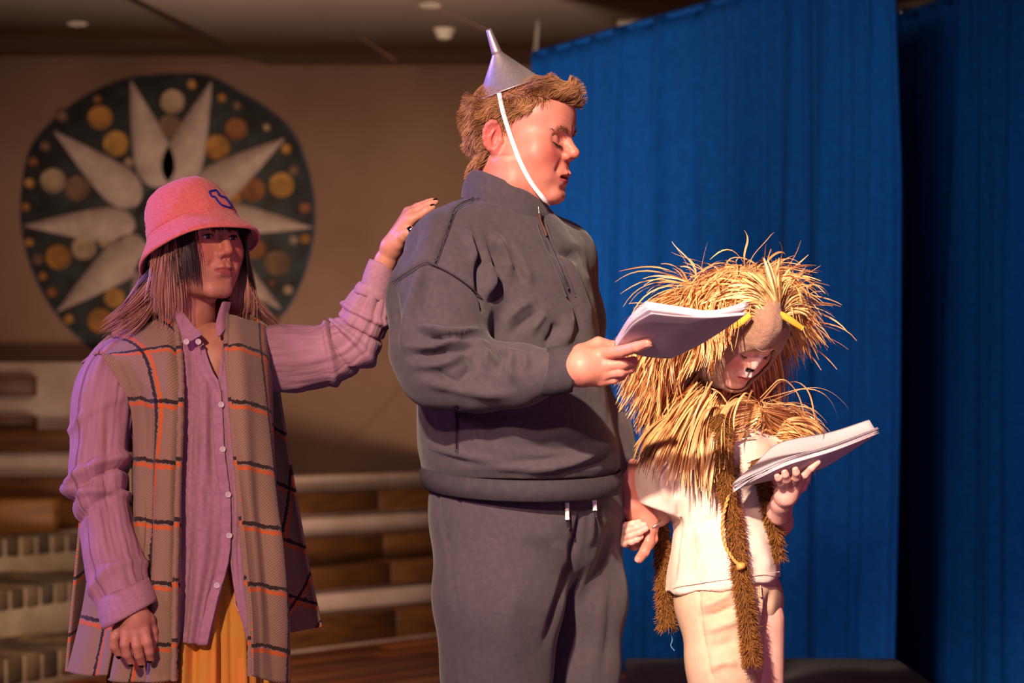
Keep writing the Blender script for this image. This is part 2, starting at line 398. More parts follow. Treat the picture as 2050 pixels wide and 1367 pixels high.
# right flight of seating: (front offset back from the foot, z0, z1, board?)
flight = thing('seating_steps', foot - sn * 0.9, 'whitewashed seating steps edged with brown boards between the two taller people', 'steps'); 
def D_at(o): return 11.5 + o
rows = [(0.0, 0.0, 0.16, 1), (0.30, 0.16, 0.26, 0), (0.33, 0.26, 0.385, 1), (0.85, 0.385, 0.51, 1), (1.15, 0.51, 0.615, 0), (1.17, 0.615, 0.735, 1), (1.5, 0.735, 0.83, 0)]
for o_, z0, z1, bd in rows:
    back = 0.5 if o_ < 1.1 else 0.3
    V, F = obox(foot - sn * (o_ * 0.5 + 0.02 + back / 2) + sd * (0.7 + o_ * 0.45), sd, sn, 1.8, back, z0, z1 - 0.012, 0.003)
    mk('riser', V, F, m_white, flight, False)
    if bd:
        for j in (-1, 0):
            V, F = obox(foot - sn * (o_ * 0.5 + 0.11) + sd * (1.15 + o_ * 0.45 + 0.9 * j), sd, sn, 0.896, 0.26, z0 + 0.008, z1, 0.006); mk('board', V, F, m_board, flight, False)
V, F = obox(foot + sn * 0.035 + sd * 0.75, sd, sn, 1.9, 0.06, 0.0, 0.014, 0.003); struct('trim_3', V, F, m_white)
# left flight: boards, then three brick steps coming forward
lf = thing('seating_steps', W(60, 1000, 12.8) * [1, 1, 0], 'tall seating steps with wide brown boards behind the person in the bucket hat', 'steps')
def lbox(px0, px1, py0, py1, D, depth, m, name):
    a = W(px0, py1, D); b = W(px1, py0, D); V, F = boxm((a[0], D, a[2]), (b[0], D + depth, b[2]), 0.005); return mk(name, V, F, m, lf, False)
lbox(-140, 440, 725, 1100, 13.55, 0.44, m_white, 'riser')
lbox(-140, 66, 753, 792, 13.42, 0.12, m_board, 'board'); lbox(-140, 66, 833, 861, 13.4, 0.14, m_board, 'board')
lbox(-140, 440, 861, 905, 13.2, 0.34, m_board, 'board'); lbox(-140, 440, 905, 962, 13.3, 0.24, m_white, 'riser')
lbox(-140, 440, 957, 1001, 13.0, 0.5, m_board, 'board')
lbox(-140, 107, 1001, 1071, 12.6, 0.9, m_board2, 'board'); lbox(107.5, 440, 1001, 1056, 12.75, 0.7, m_board, 'board')
lbox(100, 440, 1056, 1125, 12.8, 0.6, m_white, 'riser'); lbox(118, 440, 1121, 1152, 12.5, 0.7, m_board, 'board')
bs = thing('brick_steps', W(40, 1200, 11.5) * [1, 1, 0], 'worn brick-edged steps rising at the far left of the stage', 'steps')
def brick_step(p0, p1, ztop, zf, back, n):
    # p0,p1: px of the front top edge ends (with distance); rowlock bricks along it, mortar core below
    a = W(*p0); b = W(*p1); a[2] = b[2] = 0; u = (b - a); L = np.linalg.norm(u); u /= L; nrm = np.array([u[1], -u[0], 0])
    c = (a + b) / 2 - nrm * (back / 2 + 0.012)
    V, F = obox(c, u, nrm, L + 0.5, back, 0, ztop - 0.012, 0.004); mk('core', V, F, m_mortar, bs, False)
    w = L / n
    for i in range(-1, n + 2):
        q = a + u * w * (i + 0.5)
        V, F = obox(q - nrm * 0.11, u, nrm, w - 0.024, 0.22, zf, ztop + 0.003 * math.sin(i * 2.3), 0.01)
        V[:, 2] += noise(V, 30, i) * 0.003
        mk('brick', V, F, m_brick[(i * 5 + n) % 4], bs, False)
    for r in range(1, int(back / 0.24)):                                   # brick paving of the tread behind the edge
        for i in range(-1, int(n / 2) + 2):
            q = a + u * w * 2 * (i + 0.5 + 0.5 * (r % 2)) - nrm * (0.11 + 0.235 * r)
            V, F = obox(q, u, nrm, 2 * w - 0.015, 0.22, ztop - 0.06, ztop - 0.004 + 0.003 * math.sin(i * 1.7 + r), 0.008)
            mk('brick', V, F, m_brick[(i * 3 + r) % 4], bs, False)
brick_step((-20, 1075, 11.9), (106, 1070, 12.3), 0.53, 0.43, 0.3, 4)
brick_step((-40, 1205, 10.5), (170, 1165, 11.3), 0.37, 0.275, 0.9, 7)
brick_step((-60, 1345, 9.6), (190, 1300, 10.4), 0.155, 0.04, 0.9, 7)
# ceiling fittings
m_cream = mat('cream plastic', rgb((196, 176, 150)), rough=0.5); m_hole = mat('dark fitting', rgb((70, 50, 38)), rough=0.6); m_steel = mat('steel', rgb((190, 180, 170)), rough=0.35, metal=1.0)
def ceil_pt(px, py, z): return W(px, py, (z - CH) * F_PX / (HY - py))
for (px, py, z, lab) in [(155, 47, 3.27, 'recessed ceiling downlight above the sun mosaic'), (862, 10, zc, 'recessed ceiling downlight beside the smoke detector')]:
    c = ceil_pt(px, py, z); t = thing('downlight', c, lab, 'light', 'recessed downlights in the ceiling')
    V, F = lathe([(.055, .0), (.055, -.006), (.042, -.008), (.040, .0)], 24, c=c); mk('ring', V, F, m_cream, t)
    V, F = lathe([(.041, -.001), (.036, -.002), (.001, -.002)], 24, c=c); mk('lens', V, F, m_hole, t)
c = ceil_pt(890, 58, zc); t = thing('smoke_detector', c, 'round cream smoke detector on the ceiling near the funnel hat', 'detector')
V, F = lathe([(.058, 0), (.056, -.016), (.048, -.02)], 28, c=c); mk('base', V, F, m_cream, t)
V, F = lathe([(.046, -.018), (.044, -.04), (.03, -.052), (.001, -.055)], 28, c=c); mk('sensor_cap', V, F, m_cream, t)
t = thing('ceiling_batten', ceil_pt(1275, 38, zc), 'slim pale strip light fixed to the ceiling left of the blue curtain', 'light')
a = ceil_pt(1230, 38, zc); b = ceil_pt(1345, 34, zc)
V, F, _ = tube([a - [0, 0, .02], b - [0, 0, .02]], [(.016, .02)] * 2, 4, 12); mk('housing', V, F, m_cream, t)
for q in (a, b):
    V, F = boxm(q - [.012, .03, .04], q + [.012, .03, 0], .004); mk('end_cap', V, F, m_hole, t, False)
t = thing('roof_beam', W(1840, 20, 11.8), 'pale beam under the ceiling between the two blue curtains', 'beam')
a = W(1770, 52, 11.6); b = W(1960, 30, 11.9)
for k, dz in enumerate((0, .09)):
    V, F, _ = tube([a + [0, 0, dz], b + [0, 0, dz]], [(.022, .022)] * 2, 4, 10); mk('chord', V, F, m_ceil, t)
for k in range(5):
    q = a + (b - a) * (k + .5) / 5; V, F, _ = tube([q, q + [.05, 0, .09]], [.008] * 2, 3, 8); mk('web', V, F, m_steel, t)
V, F, _ = tube([wallp for wallp in (W(832, 735, 13.992), W(790, 790, 13.992), W(735, 850, 13.992), W(640, 930, 13.992))], [.006, .008, .008, .004], 30, 6); struct('trim_4', V, F, m_wall)
# ---------------- sun mosaic ----------------
m_ground = mat('mosaic ground', rgb((74, 76, 72)), rgb((52, 44, 38)), sc=9, rough=0.7, bump=0.5, bsc=70, detail=8)
m_petal = mat('mosaic petal', rgb((196, 164, 142)), rgb((170, 136, 118)), sc=14, rough=0.8, bump=0.3, bsc=90)
m_rim = mat('mosaic rim', rgb((72, 82, 96)), rgb((56, 60, 66)), sc=8, rough=0.8)
m_cl = [mat('clay disc %d' % i, rgb(c), rgb(tuple(x * 0.7 for x in c)), sc=18, rough=0.7, bump=0.4, bsc=60) for i, c in enumerate([(176, 112, 44), (150, 88, 40), (178, 140, 104), (190, 130, 56), (128, 90, 60)])]
DW = 14.0; cw = W(338, 428, DW)
sun = thing('sun_mosaic', cw - [0, 0.02, 0.82], 'large round wall mosaic of a pale-petalled sun with clay discs', 'mosaic')
def wallpt(px, py, y=0.0): p = W(px, py, DW); p[1] = DW - y; return p
outl = [(338, 150), (415, 153), (480, 185), (545, 225), (590, 270), (615, 330), (630, 400), (630, 470), (610, 550), (575, 620), (520, 670), (450, 705), (370, 720), (290, 722), (215, 712), (150, 670), (100, 610), (65, 540), (45, 460), (45, 380), (62, 300), (105, 245), (170, 195), (250, 160)]
O = catmull(np.array(outl + outl[:1], float), 97)[:-1]
def slab(pts, y0, y1, name, m, parent, inset=0.0):
    P0 = np.array([wallpt(x, y, y0) for x, y in pts]); c = P0.mean(0); P1 = P0 + (c - P0) * inset; P1[:, 1] = DW - y1; n = len(P0); cc = P1.mean(0)
    V = np.concatenate([P0, P1, [cc]]); F = [(i, (i + 1) % n, n + (i + 1) % n, n + i) for i in range(n)] + [(n + i, n + (i + 1) % n, 2 * n) for i in range(n)]
    a = 0.5 * np.sum(P0[:, 0] * np.roll(P0[:, 2], -1) - np.roll(P0[:, 0], -1) * P0[:, 2])
    if a < 0: F = [f[::-1] for f in F]
    return mk(name, V, F, m, parent, False)
slab(O, 0.001, 0.02, 'rim', m_rim, sun); slab((O - [338, 432]) * 0.978 + [338, 432], 0.015, 0.03, 'ground', m_ground, sun)
petals = [((263, 161), (328, 378), 40), ((425, 163), (348, 378), 40), ((108, 262), (282, 408), 38), ((572, 277), (392, 400), 40), ((47, 452), (274, 450), 35), ((628, 456), (410, 432), 32), ((115, 625), (298, 480), 40), ((565, 620), (400, 490), 36), ((255, 700), (325, 500), 36), ((420, 695), (360, 500), 36)]
for tip, base, w in petals:
    tip = np.array(tip, float); base = np.array(base, float); d = base - tip; n_ = np.array([-d[1], d[0]]) / np.linalg.norm(d)
    s = np.array([0, .12, .3, .5, .68, .82, .93, 1.0]); ww = np.array([0.03, .22, .5, .78, .98, 1.0, .72, 0.15]) * w
    A = tip + s[:, None] * d; L = catmull(np.concatenate([A + n_ * ww[:, None], (A - n_ * ww[:, None])[::-1]]), 40)
    slab(L, 0.02, 0.05, 'petal', m_petal, sun, 0.04)
big = [(202, 236, 24), (347, 204, 24), (342, 254, 24), (474, 259, 22), (234, 288, 25), (436, 295, 25), (108, 362, 25), (156, 377, 25), (508, 380, 24), (565, 371, 25), (119, 515, 25), (170, 497, 24), (556, 526, 26), (513, 499, 20), (231, 597, 20), (202, 642, 25), (480, 640, 22)]
small = [(280, 297, 22), (437, 222, 18), (850, 155, 20), (983, 215, 18), (1180, 345, 14), (205, 428, 20), (153, 497, 20), (137, 590, 22), (120, 695, 18), (575, 500, 20), (1300, 535, 20), (1348, 700, 24), (1265, 440, 22), (1040, 650, 30), (465, 850, 24), (172, 925, 24), (235, 1070, 22), (308, 1190, 22), (1350, 835, 22), (1275, 1060, 20), (1220, 1185, 18), (1205, 1030, 14), (135, 850, 18), (195, 1000, 18), (1300, 840, 18), (1050, 250, 16)]
for i, (x, y, r) in enumerate(big + [(x / 2.204, 100 + y / 2.204, r / 2.204) for x, y, r in small]):
    c = wallpt(x, y, 0.028); R_ = r * DW / F_PX
    V, F = lathe([(R_, 0), (R_, .012), (R_ * .9, .018), (R_ * .86, .013), (R_ * .4, .016 + .006 * (i % 3)), (.001, .017)], 20, rot('X', 90), c)
    mk('clay_disc', V, F, m_cl[(i * 7) % 5], sun)
V, F = lathe([(.2, 0), (.19, .03), (.1, .045), (.001, .05)], 24, rot('X', 90), wallpt(338, 440, .028)); mk('centre', V, F, m_ground, sun)
# ---------------- curtains ----------------
m_curt = mat('blue velour', rgb((8, 70, 140)), rgb((6, 60, 124)), sc=30, rough=0.95, spec=0.1, bump=0.15, bsc=400)
def curtain(name, plan, ztop, zbot, seed, label, nf, edge=None, amp=0.055):
    C = np.array([(W(px, 800, D)[0], D) for px, D in plan]); n = 420; C = catmull(C, n)
    s = np.concatenate([[0], np.cumsum(np.linalg.norm(np.diff(C, axis=0), axis=1))]); r = np.random.default_rng(seed)
    T = np.gradient(C, axis=0); T /= np.linalg.norm(T, axis=1)[:, None]; N = np.stack([T[:, 1], -T[:, 0]], 1)
    nv = 40; v = np.linspace(0, 1, nv)
    ph = np.cumsum(0.55 + r.random(n) * 0.9); ph = ph / ph[-1] * nf * 2 * np.pi
    warp = np.interp(s, np.linspace(0, s[-1], nf), r.random(nf) * 1.0 + 0.25)
    pos = np.linspace(0, s[-1], nf * 2); jit = r.random(nf * 2)
    G = np.zeros((nv, n, 3))
    for i, t in enumerate(v):
        sh = 0.10 * t * np.sin(np.interp(s, pos, jit) * 6.0)
        a = amp * warp * (0.45 + 0.75 * min(1, t * 2.2))
        w = 1.2 * np.sin(0.5 * ph + sh * 3) + 0.8 * np.tanh(2.2 * np.sin(ph + sh * 4)) + 0.22 * np.sin(2.3 * ph + 1.3 + t * 0.8) + 0.25 * np.sin(5.1 * ph + 0.7) * max(0, 1 - 3 * t)
        p = C + N * (a * w)[:, None]
        if edge is not None: p = p + T * (np.interp(t, edge[0], edge[1]) * np.linspace(0, 1, n)[:, None] ** 6)
        G[i, :, :2] = p; G[i, :, 2] = ztop + (zbot - ztop) * t + 0.004 * np.sin(ph * 1.0) * (t < 0.02)
    uv = np.stack(np.broadcast_arrays(s[None], (v * 3)[:, None]), -1).reshape(-1, 2)
    root = thing(name, (C[n // 2, 0], C[n // 2, 1], 0), label, 'curtain')
    o = mk('drape', G.reshape(-1, 3), gridfaces(n, nv), m_curt, root, uv=uv); sm = o.modifiers.new('thickness', 'SOLIDIFY'); sm.thickness = 0.004
    V, F, _ = tube([(x, y, ztop + 0.0) for x, y in C[::12]], [0.016] * len(C[::12]), 40, 8); mk('rail', V, F, m_curt, root)
    return root
curtain('stage_curtain', [(1070, 11.4), (1150, 11.05), (1250, 10.6), (1440, 9.9), (1620, 9.2), (1790, 8.6)], 2.9, 0.015, 3, 'bright blue stage curtain hanging behind the straw-maned performer', 21, ([0, .3, .6, 1], [0, .05, .035, -.02]))
curtain('stage_curtain', [(1745, 10.55), (1800, 10.3), (1900, 9.86), (2050, 9.3), (2300, 8.6), (2750, 7.9)], 2.9, 0.015, 11, 'dark blue stage curtain at the far right edge behind the other curtain', 14)
ch = thing('hanging_chain', W(1074, 112, 11.4), 'thin metal chain hanging from the ceiling at the curtain corner', 'chain')
top = W(1080, 0, 11.4); bot = W(1072, 108, 11.4)
for k in range(14):
    q = bot + (top - bot) * (k / 14.0) * 0.6; a = np.linspace(0, 2 * np.pi, 13)[:-1]; R_ = .014 + .006 * (k < 3)
    ring = np.stack([np.cos(a) * R_ * .6 * (k % 2), np.cos(a) * R_ * .6 * ((k + 1) % 2), np.sin(a) * R_], 1) + q
    V, F, _ = tube(np.concatenate([ring, ring[:1]]), [.0028] * 13, 13, 5, cap=False, smooth_path=False); mk('link', V, F, m_steel, ch)
V, F, _ = tube([bot + (top - bot) * .58, top + (top - bot)*.35], [.003, .003], 3, 5); mk('wire', V, F, m_steel, ch)
# ---------------- carpeted stage block ----------------
m_carpet = mat('charcoal carpet', rgb((100, 95, 90)), rgb((74, 70, 68)), sc=120, rough=1.0, bump=0.8, bsc=260)
x0, x1 = W(1252, 0, 7.1)[0], W(1795, 0, 7.1)[0]
bl = thing('stage_block', ((x0 + x1) / 2, 6.7, 0), 'low charcoal carpeted stage block behind the straw-maned performer', 'block')
V, F = boxm((x0, 6.2, 0.0), (x1, 7.1, 0.438), 0.012); mk('box', V, F, m_carpet, bl, False)
V, F = boxm((x0 - .006, 6.19, 0.425), (x1 + .006, 7.106, 0.452), 0.011); mk('carpet_top', V, F, m_carpet, bl, False)
# ---------------- figures: shared anatomy ----------------
def skin_mat(name, base, blotch):
    m = mat(name, None, attr=True, sc=60, rough=0.45, sss=0.12, spec=0.35, bump=0.12, bsc=500); return m
m_skin = skin_mat('skin', None, None)
m_eye = mat('eye white', rgb((225, 210, 205)), rough=0.2, spec=0.6)
m_iris = mat('dark iris', rgb((40, 26, 20)), rough=0.15, spec=0.6)
m_lash = mat('lash', rgb((38, 24, 18)), rough=0.7)
m_nail = mat('black nail polish', rgb((14, 12, 16)), rough=0.15, spec=0.7)
m_pnail = mat('natural nail', rgb((222, 150, 140)), rough=0.3, spec=0.5)
m_mouth = mat('mouth inside', rgb((60, 14, 16)), rough=0.5)
def sx(P): Q = P.copy(); Q[:, 0] = np.abs(Q[:, 0]); return Q
def head_sdf(o):
    # local frame: x to the person's right, y forward, z up; origin midway between the ear canals
    g = o.get; full = g('full', 0.0); op = g('open', 0.0); nz = g('nose', (0.118, -0.014)); lid = g('lid', 0.0135)
    low = g('low', 1.0); ey = g('eary', -0.006)
    def f(P):
        if low != 1.0:
            P = P.copy(); z = P[:, 2]; P[:, 2] = np.where(z < -0.02, -0.02 + (z + 0.02) / low, z)
        Q = sx(P)
        cr = g('cr', 1.0); d = ell(P, (0, -0.004, 0.042), (0.076 * cr, 0.098 * cr, 0.084 * cr))
        d = smin(d, ell(P, (0, 0.052 - (1 - cr) * .12, 0.055 - (1 - cr) * .1), (0.058, 0.045, 0.052 * cr)), 0.03)                       # forehead
        d = smin(d, ell(P, (0, 0.032, -0.028), (0.061 + full * .6, 0.062, 0.075)), 0.03)           # face mass
        jaw = chain(Q, [(0.047 + full, 0.006, -0.045), (0.044 + full, 0.018, -0.072 - full), (0.018, 0.074, -0.099)], [0.017 + full, 0.017 + full, 0.015], 0.01)
        d = smin(d, jaw, 0.032)
        d = smin(d, ell(P, (0, 0.079, -0.098), (0.021, 0.017, 0.017)), 0.02)                        # chin
        d = smin(d, ell(Q, (0.044, 0.056, -0.020), (0.024 + full, 0.026, 0.026 + full)), 0.025)     # cheek
        d = smin(d, ell(Q, (0.030, 0.058, -0.058), (0.026, 0.028, 0.030)), 0.02)                    # side of the mouth
        d = smin(d, ell(P, (0, 0.077, -0.057), (0.027, 0.024, 0.026)), 0.018)                       # muzzle
        d = smin(d, cone(Q, (0.036, 0.079, 0.030), (0.010, 0.088, 0.026), 0.010, 0.011), 0.014)     # brow
        d = smax(d, -ell(Q, (0.031, 0.099, 0.010), (0.019, 0.016, 0.0135)), 0.018)                  # eye hollow
        d = smin(d, sphere(Q, (0.031, 0.0725, 0.009), lid), 0.005)                                  # lids over the eyeball
        d = smin(d, cone(Q, (0.018, 0.086, 0.0005), (0.044, 0.074, -0.0005), 0.003, 0.003), 0.008)  # lower lid
        if g('slit', 0) > 0:                                                                        # eye opening
            d = smax(d, -ell(Q, (0.031, 0.090, 0.0085), (0.0140, 0.016, g('slit'))), 0.0015)
        d = smax(d, -chain(Q, [(0.017, 0.0905, 0.0150), (0.031, 0.0895, 0.0205), (0.045, 0.0775, 0.0165)], [0.0014] * 3, 0.002), 0.003)   # lid crease
        d = smax(d, -chain(Q, [(0.0165, 0.1010, -0.024), (0.0255, 0.0950, -0.040), (0.0305, 0.0905, -0.049)], [g('nl', 0.0004)] * 3, 0.002), 0.012)   # fold beside the nose
        ny, nzz = nz
        n = chain(P, [(0, 0.087, 0.022), (0, 0.097, 0.006), (0, ny - 0.010, nzz + 0.002)], [0.0065, 0.0075, 0.0105], 0.006)
        n = smin(n, sphere(Q, (0.0105, ny - 0.020, nzz - 0.006), 0.0082), 0.006)
        d = smin(d, n, 0.008)
        d = smax(d, -ell(Q, (0.0062, ny - 0.015, nzz - 0.0155), (0.0036, 0.0055, 0.005)), 0.003)     # nostril
        up = chain(Q, [(0.0, 0.0985, -0.0535), (0.0075, 0.0985, -0.0520), (0.024, 0.0855, -0.0585)], [0.0048, 0.0052, 0.0022], 0.004)
        lo = chain(Q, [(0.0, 0.0960 - op * .5, -0.0650 - op), (0.010, 0.0945 - op * .5, -0.0645 - op), (0.0235, 0.0850, -0.0600 - op * .4)], [0.0058, 0.0055, 0.0022], 0.004)
        d = smin(d, up, 0.004); d = smin(d, lo, 0.004)
        gap = chain(Q, [(0.0, 0.1045, -0.0588 - op * .5), (0.010, 0.1025, -0.0582 - op * .5), (0.0245, 0.0895, -0.0594 - op * .3)], [0.0016 + op * .42, 0.0015 + op * .40, 0.0012], 0.002)
        d = smax(d, -gap, 0.002)
        if op > 0: d = smax(d, -ell(P, (0, 0.090, -0.0588 - op * .5), (0.017, 0.018, op * .42)), 0.002)
        d = smax(d, -cone(Q, (0.0, 0.1035, -0.048), (0.0, 0.1035, -0.040), 0.003, 0.003), 0.004)     # philtrum
        d = smax(d, -ell(P, (0, 0.101, -0.0785 - op), (0.018, 0.007, 0.005)), 0.008)                # below the lip
        # ear
        E = Q - np.array((0.074, ey, 0.0), f4); E = E @ np.asarray(rot('Y', 10) @ rot('Z', 22), f4)
        e = ell(E, (0.004, -0.008, 0.004), (0.0075, 0.0175, 0.030))
        e = smax(e, -ell(E, (0.012, -0.004, 0.005), (0.0075, 0.0105, 0.020)), 0.004)
        a = np.linspace(-2.3, 1.9, 9); rim = [(0.0075, -0.008 - 0.0155 * math.cos(t) * (1 if abs(t) < 1.6 else 0.9), 0.006 + 0.0255 * math.sin(t)) for t in a]
        e = smin(e, chain(E, rim, [0.0042] * 9, 0.003), 0.003); e = smin(e, sphere(E, (0.004, 0.000, -0.024), 0.0075), 0.006)
        e = smin(e, chain(E, [(0.007, -0.012, -0.012), (0.008, -0.013, 0.004), (0.007, -0.006, 0.016)], [0.003, 0.003, 0.0025], 0.003), 0.003)
        e = smin(e, sphere(E, (0.004, 0.006, -0.004), 0.0055), 0.004)
        if g('ear', True): d = smin(d, e, 0.005)
        if g('neck') is not None:
            k = g('neck'); d = smin(d, chain(P, k[0], k[1], 0.03), 0.03)
        return d
    return f
def head_col(V, base, lip, blush, o):
    # skin colour with lips, flushed cheeks, nose and ears
    low = o.get('low', 1.0); V = V.copy(); V[:, 2] = np.where(V[:, 2] < -.02, -.02 + (V[:, 2] + .02) / low, V[:, 2])
    c = np.tile(np.array(base[:3]), (len(V), 1)); Q = np.abs(V[:, 0]); op = o.get('open', 0.0)
    def mixc(w, col, k): 
        w = np.clip(w, 0, 1)[:, None] * k; c[:] = c * (1 - w) + np.array(col[:3]) * w
    mixc(np.exp(-(((Q - .045) / .026) ** 2 + ((V[:, 2] + .022) / .028) ** 2)) * (V[:, 1] > 0), blush, .75)
    mixc(np.exp(-((Q / .016) ** 2 + ((V[:, 2] + .02) / .016) ** 2)) * (V[:, 1] > .09), blush, .55)
    mixc(np.clip((Q - .0775) / .004, 0, 1) * (V[:, 1] < .02) * (V[:, 2] > -.032) * (V[:, 2] < .045), blush, .8)
    mid = -.0588 - op * .5; lz = V[:, 2] - (mid - .001 * 0) 
    hw = np.where(lz > 0, .0078 + op * .3, .0105 + op * .5) * np.clip(1 - (Q / .026) ** 2, 0, 1) ** .6
    mixc(np.clip((hw - np.abs(lz)) / .002, 0, 1) * (V[:, 1] > .075), lip, .9)
    return c
def place(V, R, c, s): return (V * s) @ R.T + c
def head_R(yaw, pitch, roll=0.0):
    # yaw 0 faces the camera, 90 faces picture right; pitch>0 looks down; roll>0 tips the crown to picture right when facing the camera
    R = rot('Z', yaw) @ rot('Z', 180) @ rot('X', -pitch) @ rot('Y', roll)
    return R
def hand_sdf(fingers, palm, wrist, k=0.010):
    # fingers: [(pts, radii)], palm: [(a,b,ra,rb)], wrist: (pts, radii)
    def f(P):
        d = chain(P, *wrist, 0.012)
        for q in palm: d = smin(d, cone(P, *q), k)
        F = None
        for pts, rr in fingers:
            e = chain(P, pts, rr, 0.0025)
            F = e if F is None else np.minimum(F, e) * 0.0 + smin(F, e, 0.0012)
        return smin(d, F, 0.005)
    return f
def make_hand(fingers, palm, wrist, h=0.0016):
    f = hand_sdf(fingers, palm, wrist); A = np.concatenate([np.array(p) for p, _ in fingers] + [np.array([q[0], q[1]]) for q in palm] + [np.array(wrist[0])])
    V, F = isomesh(f, A.min(0) - .05, A.max(0) + .05, h)
    return smooth_mesh(V, F, 1, .4), F
def nail(name, tip, prev, face, r, m, parent, ln=0.0105, wd=0.0048):
    # a small curved nail plate lying on the finger's back
    tip, prev, face = (np.asarray(a, float) for a in (tip, prev, face)); d = tip - prev; d /= np.linalg.norm(d); n = face - d * (face @ d); n /= np.linalg.norm(n); s = np.cross(d, n)
    u, v = np.meshgrid(np.linspace(-1, 1, 9), np.linspace(-0.75, 0.75, 9)); ww = wd * np.sqrt(np.clip(1 - np.abs(v) ** 4, .1, 1))
    G = tip + d * (v * ln * .6 + .001)[..., None] + s * (u * ww)[..., None] + n * (r * (0.97 - 0.25 * u ** 2) + .0006)[..., None]
    G = G - n * (np.clip(v, 0, 1) * .0015)[..., None]
    o = mk(name, G.reshape(-1, 3), gridfaces(9, 9), m, parent); sm = o.modifiers.new('thickness', 'SOLIDIFY'); sm.thickness = .0008
    return o
def grow(roots, dirs, L, k, f=None, keep=0.002, grav=0.0, curl=0.0, csc=30.0, target=None, tw=0.0, seed=1, stiff=1.0):
    # grow strands from roots along dirs over length L in k points, staying outside the solid f
    n = len(roots); S = np.zeros((n, k, 3)); p = roots.copy(); d = dirs / np.linalg.norm(dirs, axis=1)[:, None]; S[:, 0] = p
    L = np.broadcast_to(L, (n,)); ds = (L / (k - 1))[:, None]
    for i in range(1, k):
        nz = np.stack([noise(p + 3.1 * j, csc, seed + j) for j in range(3)], 1)
        d = d + curl * nz + np.array([0, 0, -grav])
        if target is not None: d = d + tw * target(p)
        d /= np.linalg.norm(d, axis=1)[:, None]
        q = p + d * ds
        if f is not None:
            e = 0.002; q4 = q.astype(f4); dd = f(q4); m = dd < keep
            if m.any():
                qm = q4[m]; g = np.stack([f(qm + np.array(v, f4)) - f(qm - np.array(v, f4)) for v in ((e, 0, 0), (0, e, 0), (0, 0, e))], 1)
                g /= np.maximum(np.linalg.norm(g, axis=1), 1e-9)[:, None]; q[m] += g * (keep - dd[m])[:, None]
                dn = q - p; d = np.where(m[:, None], dn / np.maximum(np.linalg.norm(dn, axis=1), 1e-9)[:, None], d)
        S[:, i] = q; p = q
    return S
def sample_surface(V, F, n, mask=None, seed=0):
    r = np.random.default_rng(seed); F = np.asarray(F); c = V[F].mean(1); w = np.linalg.norm(np.cross(V[F[:, 2]] - V[F[:, 0]], V[F[:, 3]] - V[F[:, 1]]), axis=1)
    if mask is not None: w = w * mask(c)
    i = r.choice(len(F), n, p=w / w.sum()); a = r.random((n, 2))
    A, B_, C_, D_ = (V[F[i, j]] for j in range(4)); s, t = a[:, :1], a[:, 1:]
    P = (A * (1 - s) + B_ * s) * (1 - t) + (D_ * (1 - s) + C_ * s) * t
    fn = np.cross(C_ - A, D_ - B_); return P, fn / np.maximum(np.linalg.norm(fn, axis=1), 1e-12)[:, None]

def depth_at(V, px, py, r=5):
    x, y = proj(V); m = (np.abs(x - px) < r) & (np.abs(y - py) < r)
    return V[m, 1].min() if m.any() else None
def crop(cx, cy, z):
    cam.lens = F_PX / 2050 * 36.0 * z; cam.shift_x = (cx - 1025) / 2050 * z; cam.shift_y = (HY - cy) / 2050 * z
def shoe(c, yaw, m, parent, L=0.28, name='shoe'):
    def f(P):
        d = ell(P, (0, .02, .035), (.045, L * .5, .045)); d = smin(d, ell(P, (0, -.07, .06), (.04, .055, .06)), .03); d = smax(d, .004 - P[:, 2], .004)
        return smax(d, -ell(P, (0, -.075, .13), (.033, .045, .05)), .01)
    V, F = isomesh(f, (-.07, -.18, -.01), (.07, .2, .14), .006); V = V @ (rot('Z', yaw) @ rot('Z', 180)).T + np.asarray(c); o = mk(name, V, F, m, parent); return o
# ---------------- the person in grey ----------------
m_grey = mat('grey fleece', rgb((74, 65, 70)), rgb((66, 58, 64)), sc=90, rough=0.95, sheen=0.12, bump=0.18, bsc=900, detail=2)
m_rib = mat('grey ribbing', rgb((70, 62, 67)), rgb((60, 53, 59)), sc=60, rough=0.95, bump=0.5, bsc=220, bw='x')
m_shoe = mat('dark shoe', rgb((40, 38, 42)), rgb((30, 28, 30)), sc=30, rough=0.6)
m_cord = mat('white cord', rgb((232, 222, 214)), rough=0.8); m_agl = mat('dark cord tip', rgb((40, 34, 40)), rough=0.4)
m_leather = mat('brown leather', rgb((110, 70, 48)), rgb((80, 48, 32)), sc=60, rough=0.6)
m_hairm = mat('light brown hair', None, attr=True, sc=40, rough=0.5, spec=0.35)
man = thing('person', (0.03, 4.55, 0), 'tall person in grey quarter-zip sweatshirt reading a raised script', 'person'); ROOTS.add(man)
SK = rgb((206, 132, 112)); LIP = rgb((184, 82, 80)); BL = rgb((200, 98, 88))
MH = dict(nl=.0024, full=.009, open=.007, low=.88, eary=-.016, neck=([(0, -.012, -.05), (0, -.012, -.16), (0, -.03, -.26)], [.064, .066, .07]), nose=(.119, -.012), lid=.0142)
mf = head_sdf(MH); mR = head_R(70, 6); mC = M(1039, 287, 0.0); mS = 1.03
V, F = isomesh(mf, (-.13, -.15, -.24), (.13, .14, .14), .0016); V = smooth_mesh(V, F, 1, .3); Vl = V
col = head_col(V, SK, LIP, BL, MH)
def hairmask(c, sgn=1):
    y, z = c[:, 1], c[:, 2]; zl = np.interp(y, [-.12, -.055, -.035, -.014, 0.002, .012, .022, .045, .052, .075, .095, .11], [-.052, -.056, -.045, .012, .024, .036, .044, .052, .070, .080, .076, .074])
    return (z > zl) & ~((np.abs(c[:, 0]) > .0775) & (z < .05))
hm = hairmask(V); HB = np.array(rgb((126, 84, 52))[:3]); w = hm[:, None] * .75; col = col * (1 - w) + HB * w
